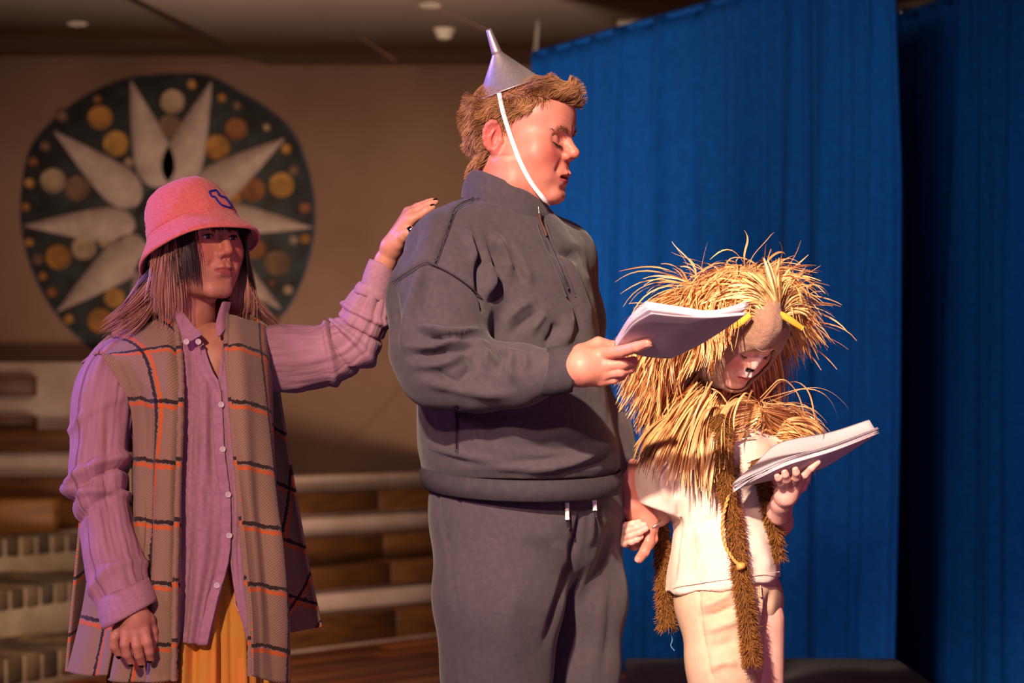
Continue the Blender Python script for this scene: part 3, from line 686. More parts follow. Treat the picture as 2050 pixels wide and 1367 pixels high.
pts = [(V * mS) @ mR.T + mC]; MV = pts[0]
body_parts = [(MV, F, col)]
def add_skin(parts, V, F, base=SK): parts.append((V, F, np.tile(np.array(base[:3]), (len(V), 1)) * (1 + .10 * noise(V, 45))[:, None]))
def finish_body(parts, parent):
    n = 0; Vs, Fs, Cs = [], [], []
    for V, F, c in parts: Vs.append(V); Fs.append(np.asarray(F) + n); Cs.append(c); n += len(V)
    return mk('body', np.concatenate(Vs), np.concatenate(Fs), m_skin, parent, col=np.concatenate(Cs))
# right hand under the script
D0 = -.335
wr = MP([(1085, 742, -.30), (1140, 741, -.318), (1168, 735, D0)])
fi = [(MP([(1206, 708, D0 - .010), (1246, 703, D0 - .045), (1276, 694, D0 - .078), (1297, 686, D0 - .096)]), [.0118, .0108, .0098, .0082]),
      (MP([(1210, 731, D0 - .012), (1247, 728, D0 - .022), (1266, 725, D0 - .010), (1268, 722, D0 + .008)]), [.0115, .0108, .0098, .0085]),
      (MP([(1211, 747, D0 - .006), (1242, 744, D0 - .016), (1262, 738, D0 - .004), (1266, 735, D0 + .012)]), [.0110, .0100, .0090, .0078]),
      (MP([(1204, 762, D0 + .004), (1228, 759, D0 - .002), (1244, 753, D0 + .006), (1250, 748, D0 + .018)]), [.0098, .0088, .008, .007]),
      (MP([(1165, 708, D0 + .012), (1198, 688, D0 + .022), (1226, 694, D0 + .028), (1262, 690, D0 + .024)]), [.0165, .0125, .0108, .0088])]
pm = [(wr[2], fi[0][0][0], .029, .0135), (wr[2], fi[1][0][0], .029, .0135), (wr[2], fi[2][0][0], .028, .013), (wr[2], M(1200, 758, D0 + .004), .028, .0125), (wr[2], fi[4][0][0], .027, .018), (M(1172, 745, D0 + .008), M(1200, 752, D0 + .01), .026, .018), (M(1168, 722, D0 + .006), M(1205, 716, D0 + .01), .024, .014)]
V, F = make_hand(fi, pm, (wr, [.030, .028, .029])); add_skin(body_parts, V, F)
nail('nail', fi[0][0][3], fi[0][0][2], (0.35, -.6, -.7), .0082, m_pnail, man, .011, .0055)
# left hand hanging, clasped by the child's fingers
E0 = .10
wr = MP([(1255, 940, E0), (1262, 985, E0 - .01), (1268, 1008, E0 - .02)])
fi = [(MP([(1300, 1060, E0 - .03), (1298, 1085, E0 - .035), (1290, 1104, E0 - .035), (1279, 1119, E0 - .03)]), [.0115, .011, .010, .0088]),
      (MP([(1305, 1055, E0 - .02), (1306, 1078, E0 - .02), (1299, 1090, E0 - .01), (1288, 1090, E0 + .0)]), [.011, .011, .010, .0088]),
      (MP([(1290, 1066, E0 - .01), (1282, 1086, E0 - .01), (1268, 1092, E0 - .005), (1258, 1084, E0)]), [.011, .0105, .010, .0085]),
      (MP([(1280, 1062, E0 + .0), (1270, 1082, E0 + .0), (1258, 1084, E0 + .01), (1250, 1076, E0 + .015)]), [.010, .0095, .009, .008]),
      (MP([(1252, 1012, E0 + .02), (1244, 1034, E0 + .03), (1248, 1056, E0 + .03), (1258, 1070, E0 + .03)]), [.014, .0115, .0105, .009])]
pm = [(wr[2], q[0][0], .026, .0125) for q in fi[:4]] + [(wr[2], M(1303, 1045, E0 - .02), .025, .013), (wr[2], fi[4][0][0], .024, .015)]
V, F = make_hand(fi, pm, (wr, [.03, .028, .027])); add_skin(body_parts, V, F)
nail('nail', fi[0][0][3], fi[0][0][2], (-.5, -.85, -.1), .0088, m_pnail, man, .011, .0055)
# hidden trunk, arms and legs under the clothes
TR = [(1040, 1045, 120, .12), (960, 1045, 140, .145), (900, 1037, 160, .165), (850, 1030, 165, .17), (750, 1020, 168, .18), (650, 1015, 162, .17), (560, 1015, 148, .16), (480, 1012, 118, .14), (430, 1010, 85, .1), (395, 1012, 50, .07)]
def rings(L, dd, g=0.0): return [(M(cx, py, dd)[2], M(cx, py, dd)[0], DB + dd, hw / 1050 + g, hd + g) for py, cx, hw, hd in L]
ARM_N = (MP([(915, 500, -.10), (880, 600, -.17), (873, 720, -.21), (960, 752, -.24), (1080, 744, -.295), (1120, 742, -.31)]))
ARM_F = (MP([(1112, 530, .14), (1134, 640, .18), (1150, 770, .17), (1206, 868, .14), (1248, 955, .11)]))
LEG_N = MP([(1000, 1010, -.07), (1000, 1200, -.06), (997, 1400, -.045), (1000, 1600, -.03), (1005, 2010, 0.0)])
LEG_F = MP([(1120, 1010, .10), (1152, 1220, .10), (1150, 1400, .10), (1145, 1600, .10), (1140, 2010, .10)])
trk = rings(TR, .04)
def bodyf(P):
    d = loft(P, trk); d = smin(d, chain(P, ARM_N, [.05, .05, .04, .034, .024, .02], .02), .03); d = smin(d, chain(P, ARM_F, [.05, .045, .04, .034, .022], .02), .03)
    d = smin(d, chain(P, LEG_N, [.07, .07, .06, .055, .04], .02), .04); return smin(d, chain(P, LEG_F, [.07, .06, .055, .05, .04], .02), .04)
V, F = isomesh(bodyf, (-.32, 4.1, .04), (.30, 4.85, 1.66), .012); add_skin(body_parts, V, F)
body = finish_body(body_parts, man)
# mouth cavity, brow and lashes
V, F = lathe([(.014 * math.sin(t), .010 * math.cos(t)) for t in np.linspace(.01, 3.13, 10)], 16, None, (0, .078, -.056)); mk('mouth', place(V, mR, mC, mS), F, m_mouth, body)
def brow(parent, R, C, s, f, pts, n, m, wd=.0007, ln=.010, seed=3, sides=(-1, 1), spread=.0016):
    r = np.random.default_rng(seed)
    for sd_ in sides:
        P = catmull(np.array(pts, float), n); P = P * [sd_, 1, 1] + r.normal(size=(n, 3)) * [.001, .0, spread]
        d = np.gradient(P, axis=0) + r.normal(size=(n, 3)) * .0002; d /= np.linalg.norm(d, axis=1)[:, None]; d[:, 2] += .25
        S = grow(P, d, ln * (.6 + .4 * r.random(n)), 5, f, .0006); V, F, _ = ribbons(S, np.linspace(wd, wd * .3, 5)[None] * np.ones((n, 1)), tri=True)
        mk('eyebrow', place(V, R, C, s), F, m, parent)
m_brow = mat('brown brow', rgb((132, 84, 54)), rough=0.7)
brow(body, mR, mC, mS, mf, [(.012, .096, .024), (.024, .093, .0315), (.036, .084, .0325), (.046, .072, .027)], 90, m_brow, sides=(1, -1))
def lashes(parent, R, C, s, pts, dirn, n, ln, m, sides=(1, -1)):
    for sd_ in sides:
        P = catmull(np.array(pts, float), n) * [sd_, 1, 1]; d = np.array(dirn, float) * [sd_, 1, 1]; d = d + rng.normal(size=(n, 3)) * .18
        S = P[:, None] + d[:, None] * (np.linspace(0, 1, 4)[None, :, None]) * ln; V, F, _ = ribbons(S, np.linspace(.0006, .0002, 4)[None] * np.ones((n, 1)), tri=True)
        Vt, Ft, _ = tube(catmull(np.array(pts, float), 12) * [sd_, 1, 1], [.0009] * 12, 12, 5, smooth_path=False)
        Vj, Fj = join([(V, F), (Vt, Ft)]); mk('eyelashes', place(Vj, R, C, s), Fj, m, parent)
lashes(body, mR, mC, mS, [(.0190, .0850, .0030), (.026, .0880, .0000), (.033, .0880, -.0005), (.0405, .0840, .002), (.0455, .0790, .006)], (.15, .75, -.6), 30, .009, m_lash)
# hair
Pr, Nr = sample_surface(Vl, body_parts[0][1], 12000, lambda c: hairmask(c) * (np.abs(c[:, 0]) < .085), 5)
x, y, z = Pr[:, 0], Pr[:, 1], Pr[:, 2]
top = np.clip((z - .065) / .03, 0, 1)[:, None]; back = np.clip((-.02 - y) / .04, 0, 1)[:, None] * (1 - top)
dirs = Nr * .22 + top * np.array([.15, .9, .15]) + (1 - top) * (1 - back) * np.array([0, -.55, -.75]) + back * np.array([0, -.25, -.9])
front = np.clip((y - .055) / .03, 0, 1)[:, None] * top; dirs = dirs + front * np.array([.25, 0, .6])
Lh = .012 + .007 * rng.random(len(Pr)) + .008 * top[:, 0] + .012 * back[:, 0] + .010 * front[:, 0]
ax = np.array([-.335, -.06, .94]); ax /= np.linalg.norm(ax); fc = M(1021, 180, -.0); q_ = place(Pr, mR, mC, mS) - fc; h_ = q_ @ ax; Lh = np.where((h_ > -.012) & (np.linalg.norm(q_ - h_[:, None] * ax, axis=1) < .066), .004, Lh)
S = grow(Pr, dirs, Lh, 9, mf, .0022, grav=.04, curl=.24, csc=42, seed=4)
cl = np.array(rgb((178, 128, 84))[:3]) * (0.72 + .55 * rng.random((len(Pr), 1))) * (.85 + .3 * noise(Pr, 60)[:, None]); cl = np.clip(cl, .01, 1)[:, None, :] * np.linspace(.75, 1.25, 9)[None, :, None]
V, F, c = ribbons(S, np.linspace(.0006, .00025, 9)[None] * np.ones((len(Pr), 1)), col=cl, tri=True)
mk('hair', place(V, mR, mC, mS), F, m_hairm, man, col=c)
# sweatshirt
SW = [(952, 1043, 188, .195), (935, 1041, 200, .208), (900, 1037, 203, .215), (850, 1030, 198, .215), (750, 1020, 190, .21), (650, 1015, 184, .20), (560, 1014, 170, .19), (490, 1012, 145, .165), (450, 1010, 120, .135), (420, 1012, 92, .11), (395, 1014, 72, .085), (375, 1014, 60, .07)]
swr = rings(SW, .04)
def swf(P):
    d = loft(P, swr)
    d = smin(d, ell(P, M(912, 505, -.06), (.092, .10, .085)), .09)
    d = smin(d, ell(P, M(1110, 510, .14), (.075, .09, .07)), .06)
    a = chain(P, MP([(905, 520, -.11), (882, 600, -.16), (876, 700, -.205), (888, 738, -.215)]), [.090, .092, .080, .070], .04)
    a = smin(a, chain(P, MP([(885, 738, -.215), (960, 752, -.235), (1040, 750, -.265), (1098, 744, -.295)]), [.070, .061, .052, .042], .03), .03)
    d = smin(d, a, .028)
    b = chain(P, MP([(1122, 530, .14), (1138, 640, .18), (1152, 770, .17), (1206, 865, .14), (1244, 940, .115)]), [.07, .066, .058, .052, .044], .03)
    return smin(d, b, .03)
V, F = isomesh(swf, (-.30, 4.05, 1.03), (.32, 4.9, 1.68), .0036); V = smooth_mesh(V, F, 2, .5); N = vnormals(V, F)
Z = lambda L: [(740 + a / 3.107, 360 + b / 3.107) for a, b in L]
V = folds(V, N, [
    (Z([(640, 330), (690, 480), (690, 620), (720, 800)]), 9, -.016), (Z([(600, 300), (640, 430), (660, 520)]), 8, .010),
    (Z([(720, 330), (790, 480), (800, 640), (760, 780)]), 8, -.014), (Z([(690, 500), (745, 600), (735, 720)]), 9, .012), (Z([(760, 330), (850, 470), (880, 600)]), 10, .010),
    (Z([(880, 380), (960, 520), (1000, 660)]), 10, .007), (Z([(830, 420), (920, 560), (960, 640)]), 7, -.006),
    (Z([(1130, 380), (1250, 560), (1330, 760), (1380, 920)]), 9, .008), (Z([(1100, 360), (1160, 440), (1240, 470), (1300, 480)]), 10, -.010), (Z([(1210, 640), (1300, 800), (1330, 1000)]), 8, -.008),
    (Z([(840, 900), (930, 800), (1010, 760)]), 9, .010), (Z([(870, 960), (980, 870), (1060, 830)]), 8, -.008), (Z([(1000, 960), (1050, 880), (1090, 820)]), 8, .008), (Z([(1090, 1040), (1150, 950), (1160, 880)]), 9, -.010), (Z([(1200, 1040), (1240, 930), (1230, 830)]), 10, .008),
    # elbow and sleeve
    (Z([(300, 900), (420, 940), (560, 950), (680, 930)]), 8, .014), (Z([(300, 950), (430, 985), (560, 985), (650, 1000)]), 6, -.014), (Z([(230, 1030), (380, 1040), (520, 1000), (640, 1010)]), 8, .014), (Z([(240, 1100), (400, 1080), (560, 1060), (660, 1040)]), 6, -.010),
    (Z([(250, 1150), (400, 1150), (520, 1120), (600, 1060)]), 9, .010), (Z([(640, 1000), (740, 1060), (720, 1180)]), 8, .012), (Z([(690, 1020), (790, 1090), (800, 1200)]), 6, -.010), (Z([(760, 1050), (880, 1090), (880, 1180), (920, 1260)]), 8, .010), (Z([(560, 1060), (620, 1160), (560, 1260)]), 8, -.009),
    (Z([(880, 1060), (970, 1110), (960, 1200)]), 7, .007), (Z([(300, 1250), (500, 1280), (700, 1320), (900, 1330)]), 12, .008), (Z([(420, 1180), (480, 1240), (620, 1300)]), 8, -.007),
    (Z([(330, 520), (300, 640), (250, 800), (220, 960), (215, 1080)]), 9, .008), (Z([(380, 560), (360, 700), (320, 850)]), 12, -.006), (Z([(130, 660), (160, 820), (160, 1000)]), 10, -.007),
    (Z([(420, 150), (380, 300), (340, 460)]), 14, .006), (Z([(300, 250), (260, 400), (200, 560)]), 12, -.005),
    # seams
    (Z([(710, 95), (600, 130), (530, 180), (490, 280), (440, 420), (405, 520)]), 3, -.006, .02), (Z([(125, 640), (240, 570), (340, 515), (405, 530), (520, 590), (620, 660), (700, 740), (705, 820)]), 3, -.006, .02),
    # belly and hem
    ([(838, 880), (900, 905), (1000, 930), (1100, 935)], 11, .008), ([(850, 900), (950, 925), (1060, 925), (1180, 905)], 8, -.005), ([(1060, 940), (1150, 925), (1230, 880)], 9, .010), ([(1040, 880), (1120, 900), (1200, 870)], 10, -.006), ([(980, 850), (1060, 880), (1150, 860)], 12, .005), ([(915, 815), (913, 860), (912, 905)], 3, -.008, .05), ([(860, 830), (870, 870), (905, 900)], 9, -.006),
], dmax=4.62)
V = V + N * (.0022 * noise(V, 18) + .0008 * noise(V, 45))[:, None]
shirt = mk('sweatshirt', V, F, m_grey, man); SWV = V
def band(name, c0, c1, A0, A1, dy0, dy1, nr, m, parent, bulge=.004, ns=64, cy=.0, fold=.0, yaw=0.0):
    # ring band between two tilted ellipses: centre px, half axis px vector, half depth metres
    t = np.linspace(0, 1, nr); th = np.linspace(0, 2 * np.pi, ns, endpoint=False); G = np.zeros((nr, ns, 3))
    for i, s in enumerate(t):
        c = M(*c0) * (1 - s) + M(*c1) * s; a = (np.array(A0) * (1 - s) + np.array(A1) * s) / 1050; dy = dy0 * (1 - s) + dy1 * s; b = 1 + bulge * 4 * s * (1 - s) / max(np.hypot(*a), .01)
        wv = 1 + fold * np.sin(th * 7 + s * 2) * (1 - s)
        G[i] = c + (np.cos(th) * b * wv)[:, None] * np.array([a[0], 0, -a[1]]) + (np.sin(th) * b * wv)[:, None] * np.array([0, dy, cy])
    uv = np.stack(np.broadcast_arrays((th / 6.283)[None, :], t[:, None]), -1).reshape(-1, 2)
    o = mk(name, G.reshape(-1, 3), gridfaces(ns, nr, True), m, parent, uv=uv); sm = o.modifiers.new('thickness', 'SOLIDIFY'); sm.thickness = .005; sm.offset = 0; return o
collar = band('collar', (1012, 432, 0.0), (1020, 374, .0), (86, 34), (73, 34), .085, .078, 14, m_grey, shirt, .006)
band('collar', (1019, 378, 0.0), (1012, 402, .0), (70, 33), (66, 28), .074, .07, 6, m_grey, shirt, .0)
band('waistband', (1043, 938, .04), (1046, 978, .04), (198, 4), (194, 4), .222, .218, 12, m_rib, shirt, .007, cy=.016)
band('cuff', (1088, 744, -.29), (1152, 740, -.32), (8, -43), (6, -39), .040, .036, 10, m_rib, shirt, .003)
band('cuff', (1243, 930, .115), (1262, 992, .10), (36, -8), (27, -7), .036, .030, 10, m_rib, shirt, .004)
# stitched seams
def on_surface(V, L, lift=.003, r=6):
    out = []
    for px, py in L:
        D = depth_at(V, px, py, r); out.append(W(px, py, (D if D else 4.3) - lift))
    return np.array(out)
m_seam = mat('grey seam', rgb((54, 47, 56)), rough=.95)
Z = lambda L: [(740 + a / 3.107, 360 + b / 3.107) for a, b in L]
for L_ in (Z([(700, 95), (600, 130), (530, 180), (490, 280), (440, 420), (405, 520)]), Z([(135, 640), (240, 570), (340, 515), (405, 530), (520, 590), (620, 660), (690, 730)]), [(914, 818), (913, 860), (912, 905)]):
    for o_ in (0, 4):
        Q = on_surface(SWV, catmull(np.array(L_, float) + [o_, o_ * .6], 36), .0003, 5); Q[:, 1] = np.convolve(np.pad(Q[:, 1], 3, 'edge'), np.ones(7) / 7, 'valid'); V_, F_, _ = tube(Q, [.0011 if o_ == 0 else .0007] * 36, 36, 5, smooth_path=False); mk('seam', V_, F_, m_seam, shirt)
# quarter zip
def on_surface(V, L, lift=.003, r=6): 
    out = []
    for px, py in L:
        D = depth_at(V, px, py, r); out.append(W(px, py, (D if D else 4.3) - lift))
    return np.array(out)
zl = catmull(np.array([(1078, 428), (1092, 470), (1112, 515), (1130, 558), (1145, 598)], float), 24)
Vz = on_surface(SWV, zl, .001, 7); 
V_, F_, _ = tube(smooth := (catmull(Vz[::4], 40)), [(.0018, .0022)] * 40, 40, 8, smooth_path=False); mk('zip', V_, F_, mat('zip tape', rgb((62, 56, 66)), rough=.7), shirt)
for o_ in (-9, 9):
    V_, F_, _ = tube(catmull(on_surface(SWV, zl[2:] + [o_, 2], -.001, 7)[::4], 40), [.0014] * 40, 40, 6, smooth_path=False); mk('seam', V_, F_, m_grey, shirt)
zp = thing  # (no separate thing: the pull belongs to the sweatshirt)
q = MP([(1078, 414, -.085), (1079, 424, -.088), (1080, 432, -.09)]); V_, F_, _ = tube(q, [(.004, .002)] * 3, 8, 8); mk('zip_slider', V_, F_, m_steel, shirt)
q = MP([(1079, 428, -.094), (1083, 444, -.097), (1090, 460, -.099), (1094, 472, -.1)]); V_, F_, _ = tube(q, [(.0045, .002), (.006, .002), (.004, .002), (.003, .002)], 14, 8); mk('zip_pull', V_, F_, m_leather, shirt)
# trousers
def trf(P):
    d = ell(P, M(1047, 1000, .04), (.180, .18, .18))
    a = chain(P, MP([(1000, 1060, -.02), (999, 1200, -.05), (994, 1340, -.04), (998, 1600, -.03), (1003, 2040, 0.0)]), [.125, .114, .096, .082, .062], .05)
    b = chain(P, MP([(1140, 1020, .11), (1160, 1200, .10), (1158, 1340, .10), (1150, 1600, .1), (1142, 2040, .10)]), [.108, .083, .073, .07, .06], .05)
    d = smin(d, smin(a, b, .012), .05); return np.maximum(d, P[:, 2] - M(0, 935)[2])
V, F = isomesh(trf, (-.28, 4.1, .03), (.3, 4.85, 1.12), .0058); V = smooth_mesh(V, F, 2, .5); N = vnormals(V, F)
Z = lambda L: [(780 + a / 2.329, 780 + b / 2.329) for a, b in L]
V = folds(V, N, [(Z([(335, 455), (310, 600), (270, 725)]), 3, -.006, .05), (Z([(220, 470), (235, 600), (270, 725)]), 3, -.005, .05), (Z([(270, 725), (300, 950), (330, 1200), (335, 1360)]), 3, -.004, .02),
    (Z([(890, 560), (880, 680), (860, 780)]), 5, -.010), (Z([(940, 540), (940, 640), (925, 740)]), 4, .006), (Z([(870, 640), (830, 860), (770, 1050), (720, 1200)]), 9, -.010), (Z([(760, 700), (800, 760), (840, 840)]), 12, .006), (Z([(980, 700), (900, 860), (860, 1000)]), 12, .008), (Z([(1040, 640), (1000, 760), (960, 840)]), 12, -.006),
    (Z([(400, 720), (380, 900), (420, 1100)]), 22, -.004), (Z([(600, 900), (560, 1100), (600, 1300)]), 24, .005), (Z([(1000, 900), (980, 1100), (960, 1300)]), 10, .004), (Z([(1040, 850), (1030, 1100), (1000, 1330)]), 9, -.005), (Z([(560, 640), (700, 680), (800, 640)]), 20, .005)])
V = V + N * (.0018 * noise(V, 14))[:, None]; tr = mk('trousers', V, F, m_grey, man); TRV = V
for (x_, y_, l1, l2) in ((1135, 1000, 40, 18), (1190, 990, 32, 14)):
    a = on_surface(TRV, [(x_, y_ + 6), (x_ + 1, y_ + l1)], .006, 6); b = on_surface(TRV, [(x_ + 1, y_ + l1), (x_ + 4, y_ + l1 + l2)], .006, 6)
    V_, F_, _ = tube(a, [.0042, .0042], 6, 8); mk('drawstring', V_, F_, m_cord, tr); V_, F_, _ = tube(b, [.003, .0028], 5, 8); mk('cord_tip', V_, F_, m_agl, tr)
shoe((LEG_N[-1][0] + .04, LEG_N[-1][1], 0), 68, m_shoe, man, .3); shoe((LEG_F[-1][0] + .04, LEG_F[-1][1], 0), 68, m_shoe, man, .3)
# ring on the hanging hand
V_, F_, _ = tube(np.array([M(1311 + 0, 1049, .07) + .0125 * np.array([.15 * math.cos(t), math.cos(t) , .35 * math.cos(t)]) * .9 + .0125 * np.array([.8, 0, .55]) * math.sin(t) for t in np.linspace(0, 2 * math.pi, 17)]), [.0022] * 17, 17, 6, cap=False, smooth_path=False); mk('finger_ring', V_, F_, m_steel, man)
# funnel hat with chin strap
m_tin = mat('brushed tin', rgb((206, 196, 194)), rgb((186, 178, 178)), sc=4, rough=0.45, metal=0.72, stretch=(60, 60, 2), bump=0.03, bsc=30)
m_elastic = mat('white elastic', rgb((236, 232, 236)), rough=0.8, bump=.3, bsc=700)
ax = np.array([-.335, -.06, .94]); ax /= np.linalg.norm(ax); e1 = np.cross([0, 1, 0], ax); e1 /= np.linalg.norm(e1); Rf = np.stack([e1, np.cross(ax, e1), ax], 1); fc = M(1021, 180, -.0)
fun = thing('funnel_hat', fc, 'shiny metal funnel worn as a hat with a white elastic chin strap', 'hat'); ROOTS.add(fun)
V, F = lathe([(.066, -.002), (.0665, 0), (.064, .001), (.0115, .071), (.0105, .074)], 64, Rf, fc); o_ = mk('cone', V, F, m_tin, fun); o_.modifiers.new('thickness', 'SOLIDIFY').thickness = .0012
V, F = lathe([(.0112, .071), (.0100, .078), (.0062, .118), (.0050, .122)], 40, Rf, fc); o_ = mk('spout', V, F, m_tin, fun); o_.modifiers.new('thickness', 'SOLIDIFY').thickness = .001
th = np.linspace(0, 2 * np.pi, 49); V, F, _ = tube(np.array([fc + Rf @ np.array([.0665 * math.cos(t), .0665 * math.sin(t), -.001]) for t in th]), [.0014] * 49, 49, 8, cap=False, smooth_path=False); mk('rolled_rim', V, F, m_tin, fun)
sp = catmull(np.array([(1000, 190), (1007, 225), (1022, 272), (1042, 325), (1064, 366), (1090, 400)], float), 26)
P3 = on_surface(MV, sp, .004, 7); P3[0] = M(999, 188, -.062); P3[1] = (P3[0] + P3[2]) / 2; P3[:12, 1] -= np.linspace(.012, .0, 12); P3[:, 1] = np.convolve(np.pad(P3[:, 1], 3, 'edge'), np.ones(7) / 7, 'valid')
P3 = np.concatenate([P3, [M(1098, 408, -.03), M(1100, 408, .03)]]); T = np.gradient(P3, axis=0); A = np.cross(T, [0, -1, .1]); A /= np.linalg.norm(A, axis=1)[:, None]
G = np.stack([P3 - A * .0042, P3 + A * .0042], 1); o_ = mk('chin_strap', G.reshape(-1, 3), gridfaces(2, len(P3)), m_elastic, fun); o_.modifiers.new('thickness', 'SOLIDIFY').thickness = .0012
# ---------------- the person in the bucket hat ----------------
m_linen = mat('mauve linen', rgb((184, 138, 150)), rgb((168, 122, 138)), sc=120, rough=0.85, sheen=0.1, bump=0.25, bsc=800, detail=3)
m_crink = mat('crinkled mauve linen', rgb((184, 138, 150)), rgb((166, 120, 136)), sc=160, rough=0.85, sheen=0.1, bump=0.9, bsc=110, detail=3, coord='UV', stretch=(1, .10, 1))
m_skirt = mat('orange gauze', rgb((232, 146, 62)), rgb((214, 164, 70)), sc=14, rough=0.9, bump=0.3, bsc=500)
m_btn = mat('pearl button', rgb((232, 216, 214)), rough=0.3, spec=0.6); m_terry = mat('coral terry', rgb((240, 132, 120)), rgb((224, 110, 102)), sc=180, rough=1.0, sheen=0.3, bump=0.9, bsc=420)
m_blue = mat('blue stitching', rgb((38, 44, 150)), rough=0.8); m_hairg = mat('dipped hair', None, attr=True, sc=50, rough=0.42, spec=0.4)
m_top = mat('black undershirt', rgb((20, 16, 20)), rough=0.9)
P_U, P_V = .098, .112
def plaid_mat():
    m, nt, b = new_mat('plaid wool'); L = nt.links.new; uv = nd(nt, 'ShaderNodeUVMap'); sep = nd(nt, 'ShaderNodeSeparateXYZ')
    no = nd(nt, 'ShaderNodeTexNoise'); no.inputs['Scale'].default_value = 160; no.inputs['Detail'].default_value = 2; L(uv.outputs[0], no.inputs['Vector'])
    ad = nd(nt, 'ShaderNodeVectorMath', operation='MULTIPLY_ADD'); L(no.outputs['Color'], ad.inputs[0]); ad.inputs[1].default_value = (.009, .009, 0); L(uv.outputs[0], ad.inputs[2]); L(ad.outputs[0], sep.inputs[0])
    def band_(axis, per, off, wid):
        a = nd(nt, 'ShaderNodeMath', operation='ADD'); a.inputs[1].default_value = off; L(sep.outputs[axis], a.inputs[0])
        p = nd(nt, 'ShaderNodeMath', operation='PINGPONG'); p.inputs[1].default_value = per / 2; L(a.outputs[0], p.inputs[0])
        l = nd(nt, 'ShaderNodeMath', operation='LESS_THAN'); l.inputs[1].default_value = wid; L(p.outputs[0], l.inputs[0]); return l.outputs[0]
    def mx(fac, c0, c1, k=1.0):
        n = nd(nt, 'ShaderNodeMix', data_type='RGBA'); f = nd(nt, 'ShaderNodeMath', operation='MULTIPLY'); f.inputs[1].default_value = k; L(fac, f.inputs[0]); L(f.outputs[0], n.inputs[0])
        if isinstance(c0, tuple): n.inputs[6].default_value = c0
        else: L(c0, n.inputs[6])
        n.inputs[7].default_value = c1; return n.outputs[2]
    wv = nd(nt, 'ShaderNodeTexWave', bands_direction='DIAGONAL'); wv.inputs['Scale'].default_value = 130; wv.inputs['Distortion'].default_value = 1.0; L(uv.outputs[0], wv.inputs['Vector'])
    base = mx(wv.outputs['Fac'], rgb((146, 118, 96)), rgb((168, 140, 114)))
    c = mx(band_(0, P_U, .000, .0038), base, rgb((226, 108, 44)), .85); c = mx(band_(1, P_V, .000, .0038), c, rgb((226, 108, 44)), .85)
    c = mx(band_(0, P_U, .0100, .0036), c, rgb((34, 28, 32)), .9); c = mx(band_(1, P_V, .0100, .0036), c, rgb((34, 28, 32)), .9)
    L(c, b.inputs['Base Color']); b.inputs['Roughness'].default_value = 1.0; b.inputs['Sheen Weight'].default_value = .2; b.inputs['Specular IOR Level'].default_value = .1
    bp = nd(nt, 'ShaderNodeBump'); bp.inputs['Strength'].default_value = .4; bp.inputs['Distance'].default_value = .001; L(wv.outputs['Fac'], bp.inputs['Height']); L(bp.outputs[0], b.inputs['Normal']); return m
m_plaid = plaid_mat()
gal = thing('person', (-.62, 4.55, 0), 'person in plaid open vest and mauve shirt with a hand on the tall one', 'person'); ROOTS.add(gal)
GS = rgb((206, 142, 116)); GL = rgb((178, 88, 84)); GB = rgb((206, 110, 92))
GH = dict(cr=.90, full=.008, slit=.0042, low=.95, ear=False, neck=([(0, -.022, -.05), (.0, -.022, -.15), (0, -.03, -.24)], [.050, .050, .056]), nose=(.117, -.020), lid=.0140)
gf = head_sdf(GH); gR = head_R(46, 1, 0); gC = M(389, 486, .02); gS = .95
V, F = isomesh(gf, (-.12, -.14, -.22), (.12, .14, .14), .0019); V = smooth_mesh(V, F, 1, .3); GVl = V; GF = F
parts = [(place(V, gR, gC, gS), F, head_col(V, GS, GL, GB, GH))]
# chest seen in the open neck, trunk, arms, legs
GA_N = MP([(235, 735, .02), (205, 850, -.03), (202, 985, -.07), (228, 1110, -.10), (250, 1180, -.13)]); GA_F = MP([(520, 715, .08), (600, 715, .07), (700, 700, .06), (735, 640, .045), (760, 560, .03)])
gt = rings([(1290, 390, 110, .09), (1180, 392, 120, .10), (1000, 385, 108, .085), (850, 380, 118, .085), (760, 385, 130, .085), (715, 392, 125, .08), (690, 398, 90, .065), (660, 402, 55, .05)], .03)
def gbf(P):
    d = loft(P, gt); d = smin(d, chain(P, GA_N, [.045, .04, .036, .032, .026], .02), .03); d = smin(d, chain(P, GA_F, [.042, .04, .036, .032, .025], .02), .03)
    d = smin(d, ell(P, M(432, 745, -.03), (.06, .055, .09)), .04)
    for dx in (-.065, .065): d = smin(d, chain(P, np.array([(-.62 + dx, 4.53, .78), (-.62 + dx, 4.54, .45), (-.62 + dx, 4.55, .06)]), [.075, .055, .04], .02), .03)
    return d
V, F = isomesh(gbf, (-.95, 4.2, .03), (-.2, 4.8, 1.42), .009); add_skin(parts, V, F, GS)
# hand on the tall person's back
H0 = .0
wr = MP([(752, 575, .035), (772, 522, .022), (785, 495, .012)])
fi = [(MP([(823, 440, H0 - .012), (842, 430, H0 - .016), (855, 421, H0 - .016), (866, 415, H0 - .014)]), [.0088, .0078, .0070, .0062]),
      (MP([(825, 428, H0), (846, 415, H0 - .002), (861, 408, H0), (872, 404, H0)]), [.0088, .0078, .0070, .0062]),
      (MP([(822, 424, H0 + .014), (842, 412, H0 + .014), (856, 406, H0 + .014), (866, 402, H0 + .014)]), [.0086, .0075, .0068, .006]),
      (MP([(817, 424, H0 + .028), (834, 414, H0 + .030), (846, 409, H0 + .03), (855, 406, H0 + .03)]), [.008, .007, .0062, .0055]),
      (MP([(795, 487, H0 - .004), (806, 474, H0 - .016), (814, 467, H0 - .022), (822, 461, H0 - .024)]), [.0125, .0105, .0095, .0082])]
pm = [(wr[2], q[0][0], .0175, .0098) for q in fi[:4]] + [(wr[2], fi[4][0][0], .0175, .013), (M(806, 462, 0), M(818, 440, 0), .015, .012)]
V, F = make_hand(fi, pm, (wr, [.022, .0190, .0180])); add_skin(parts, V, F, GS)
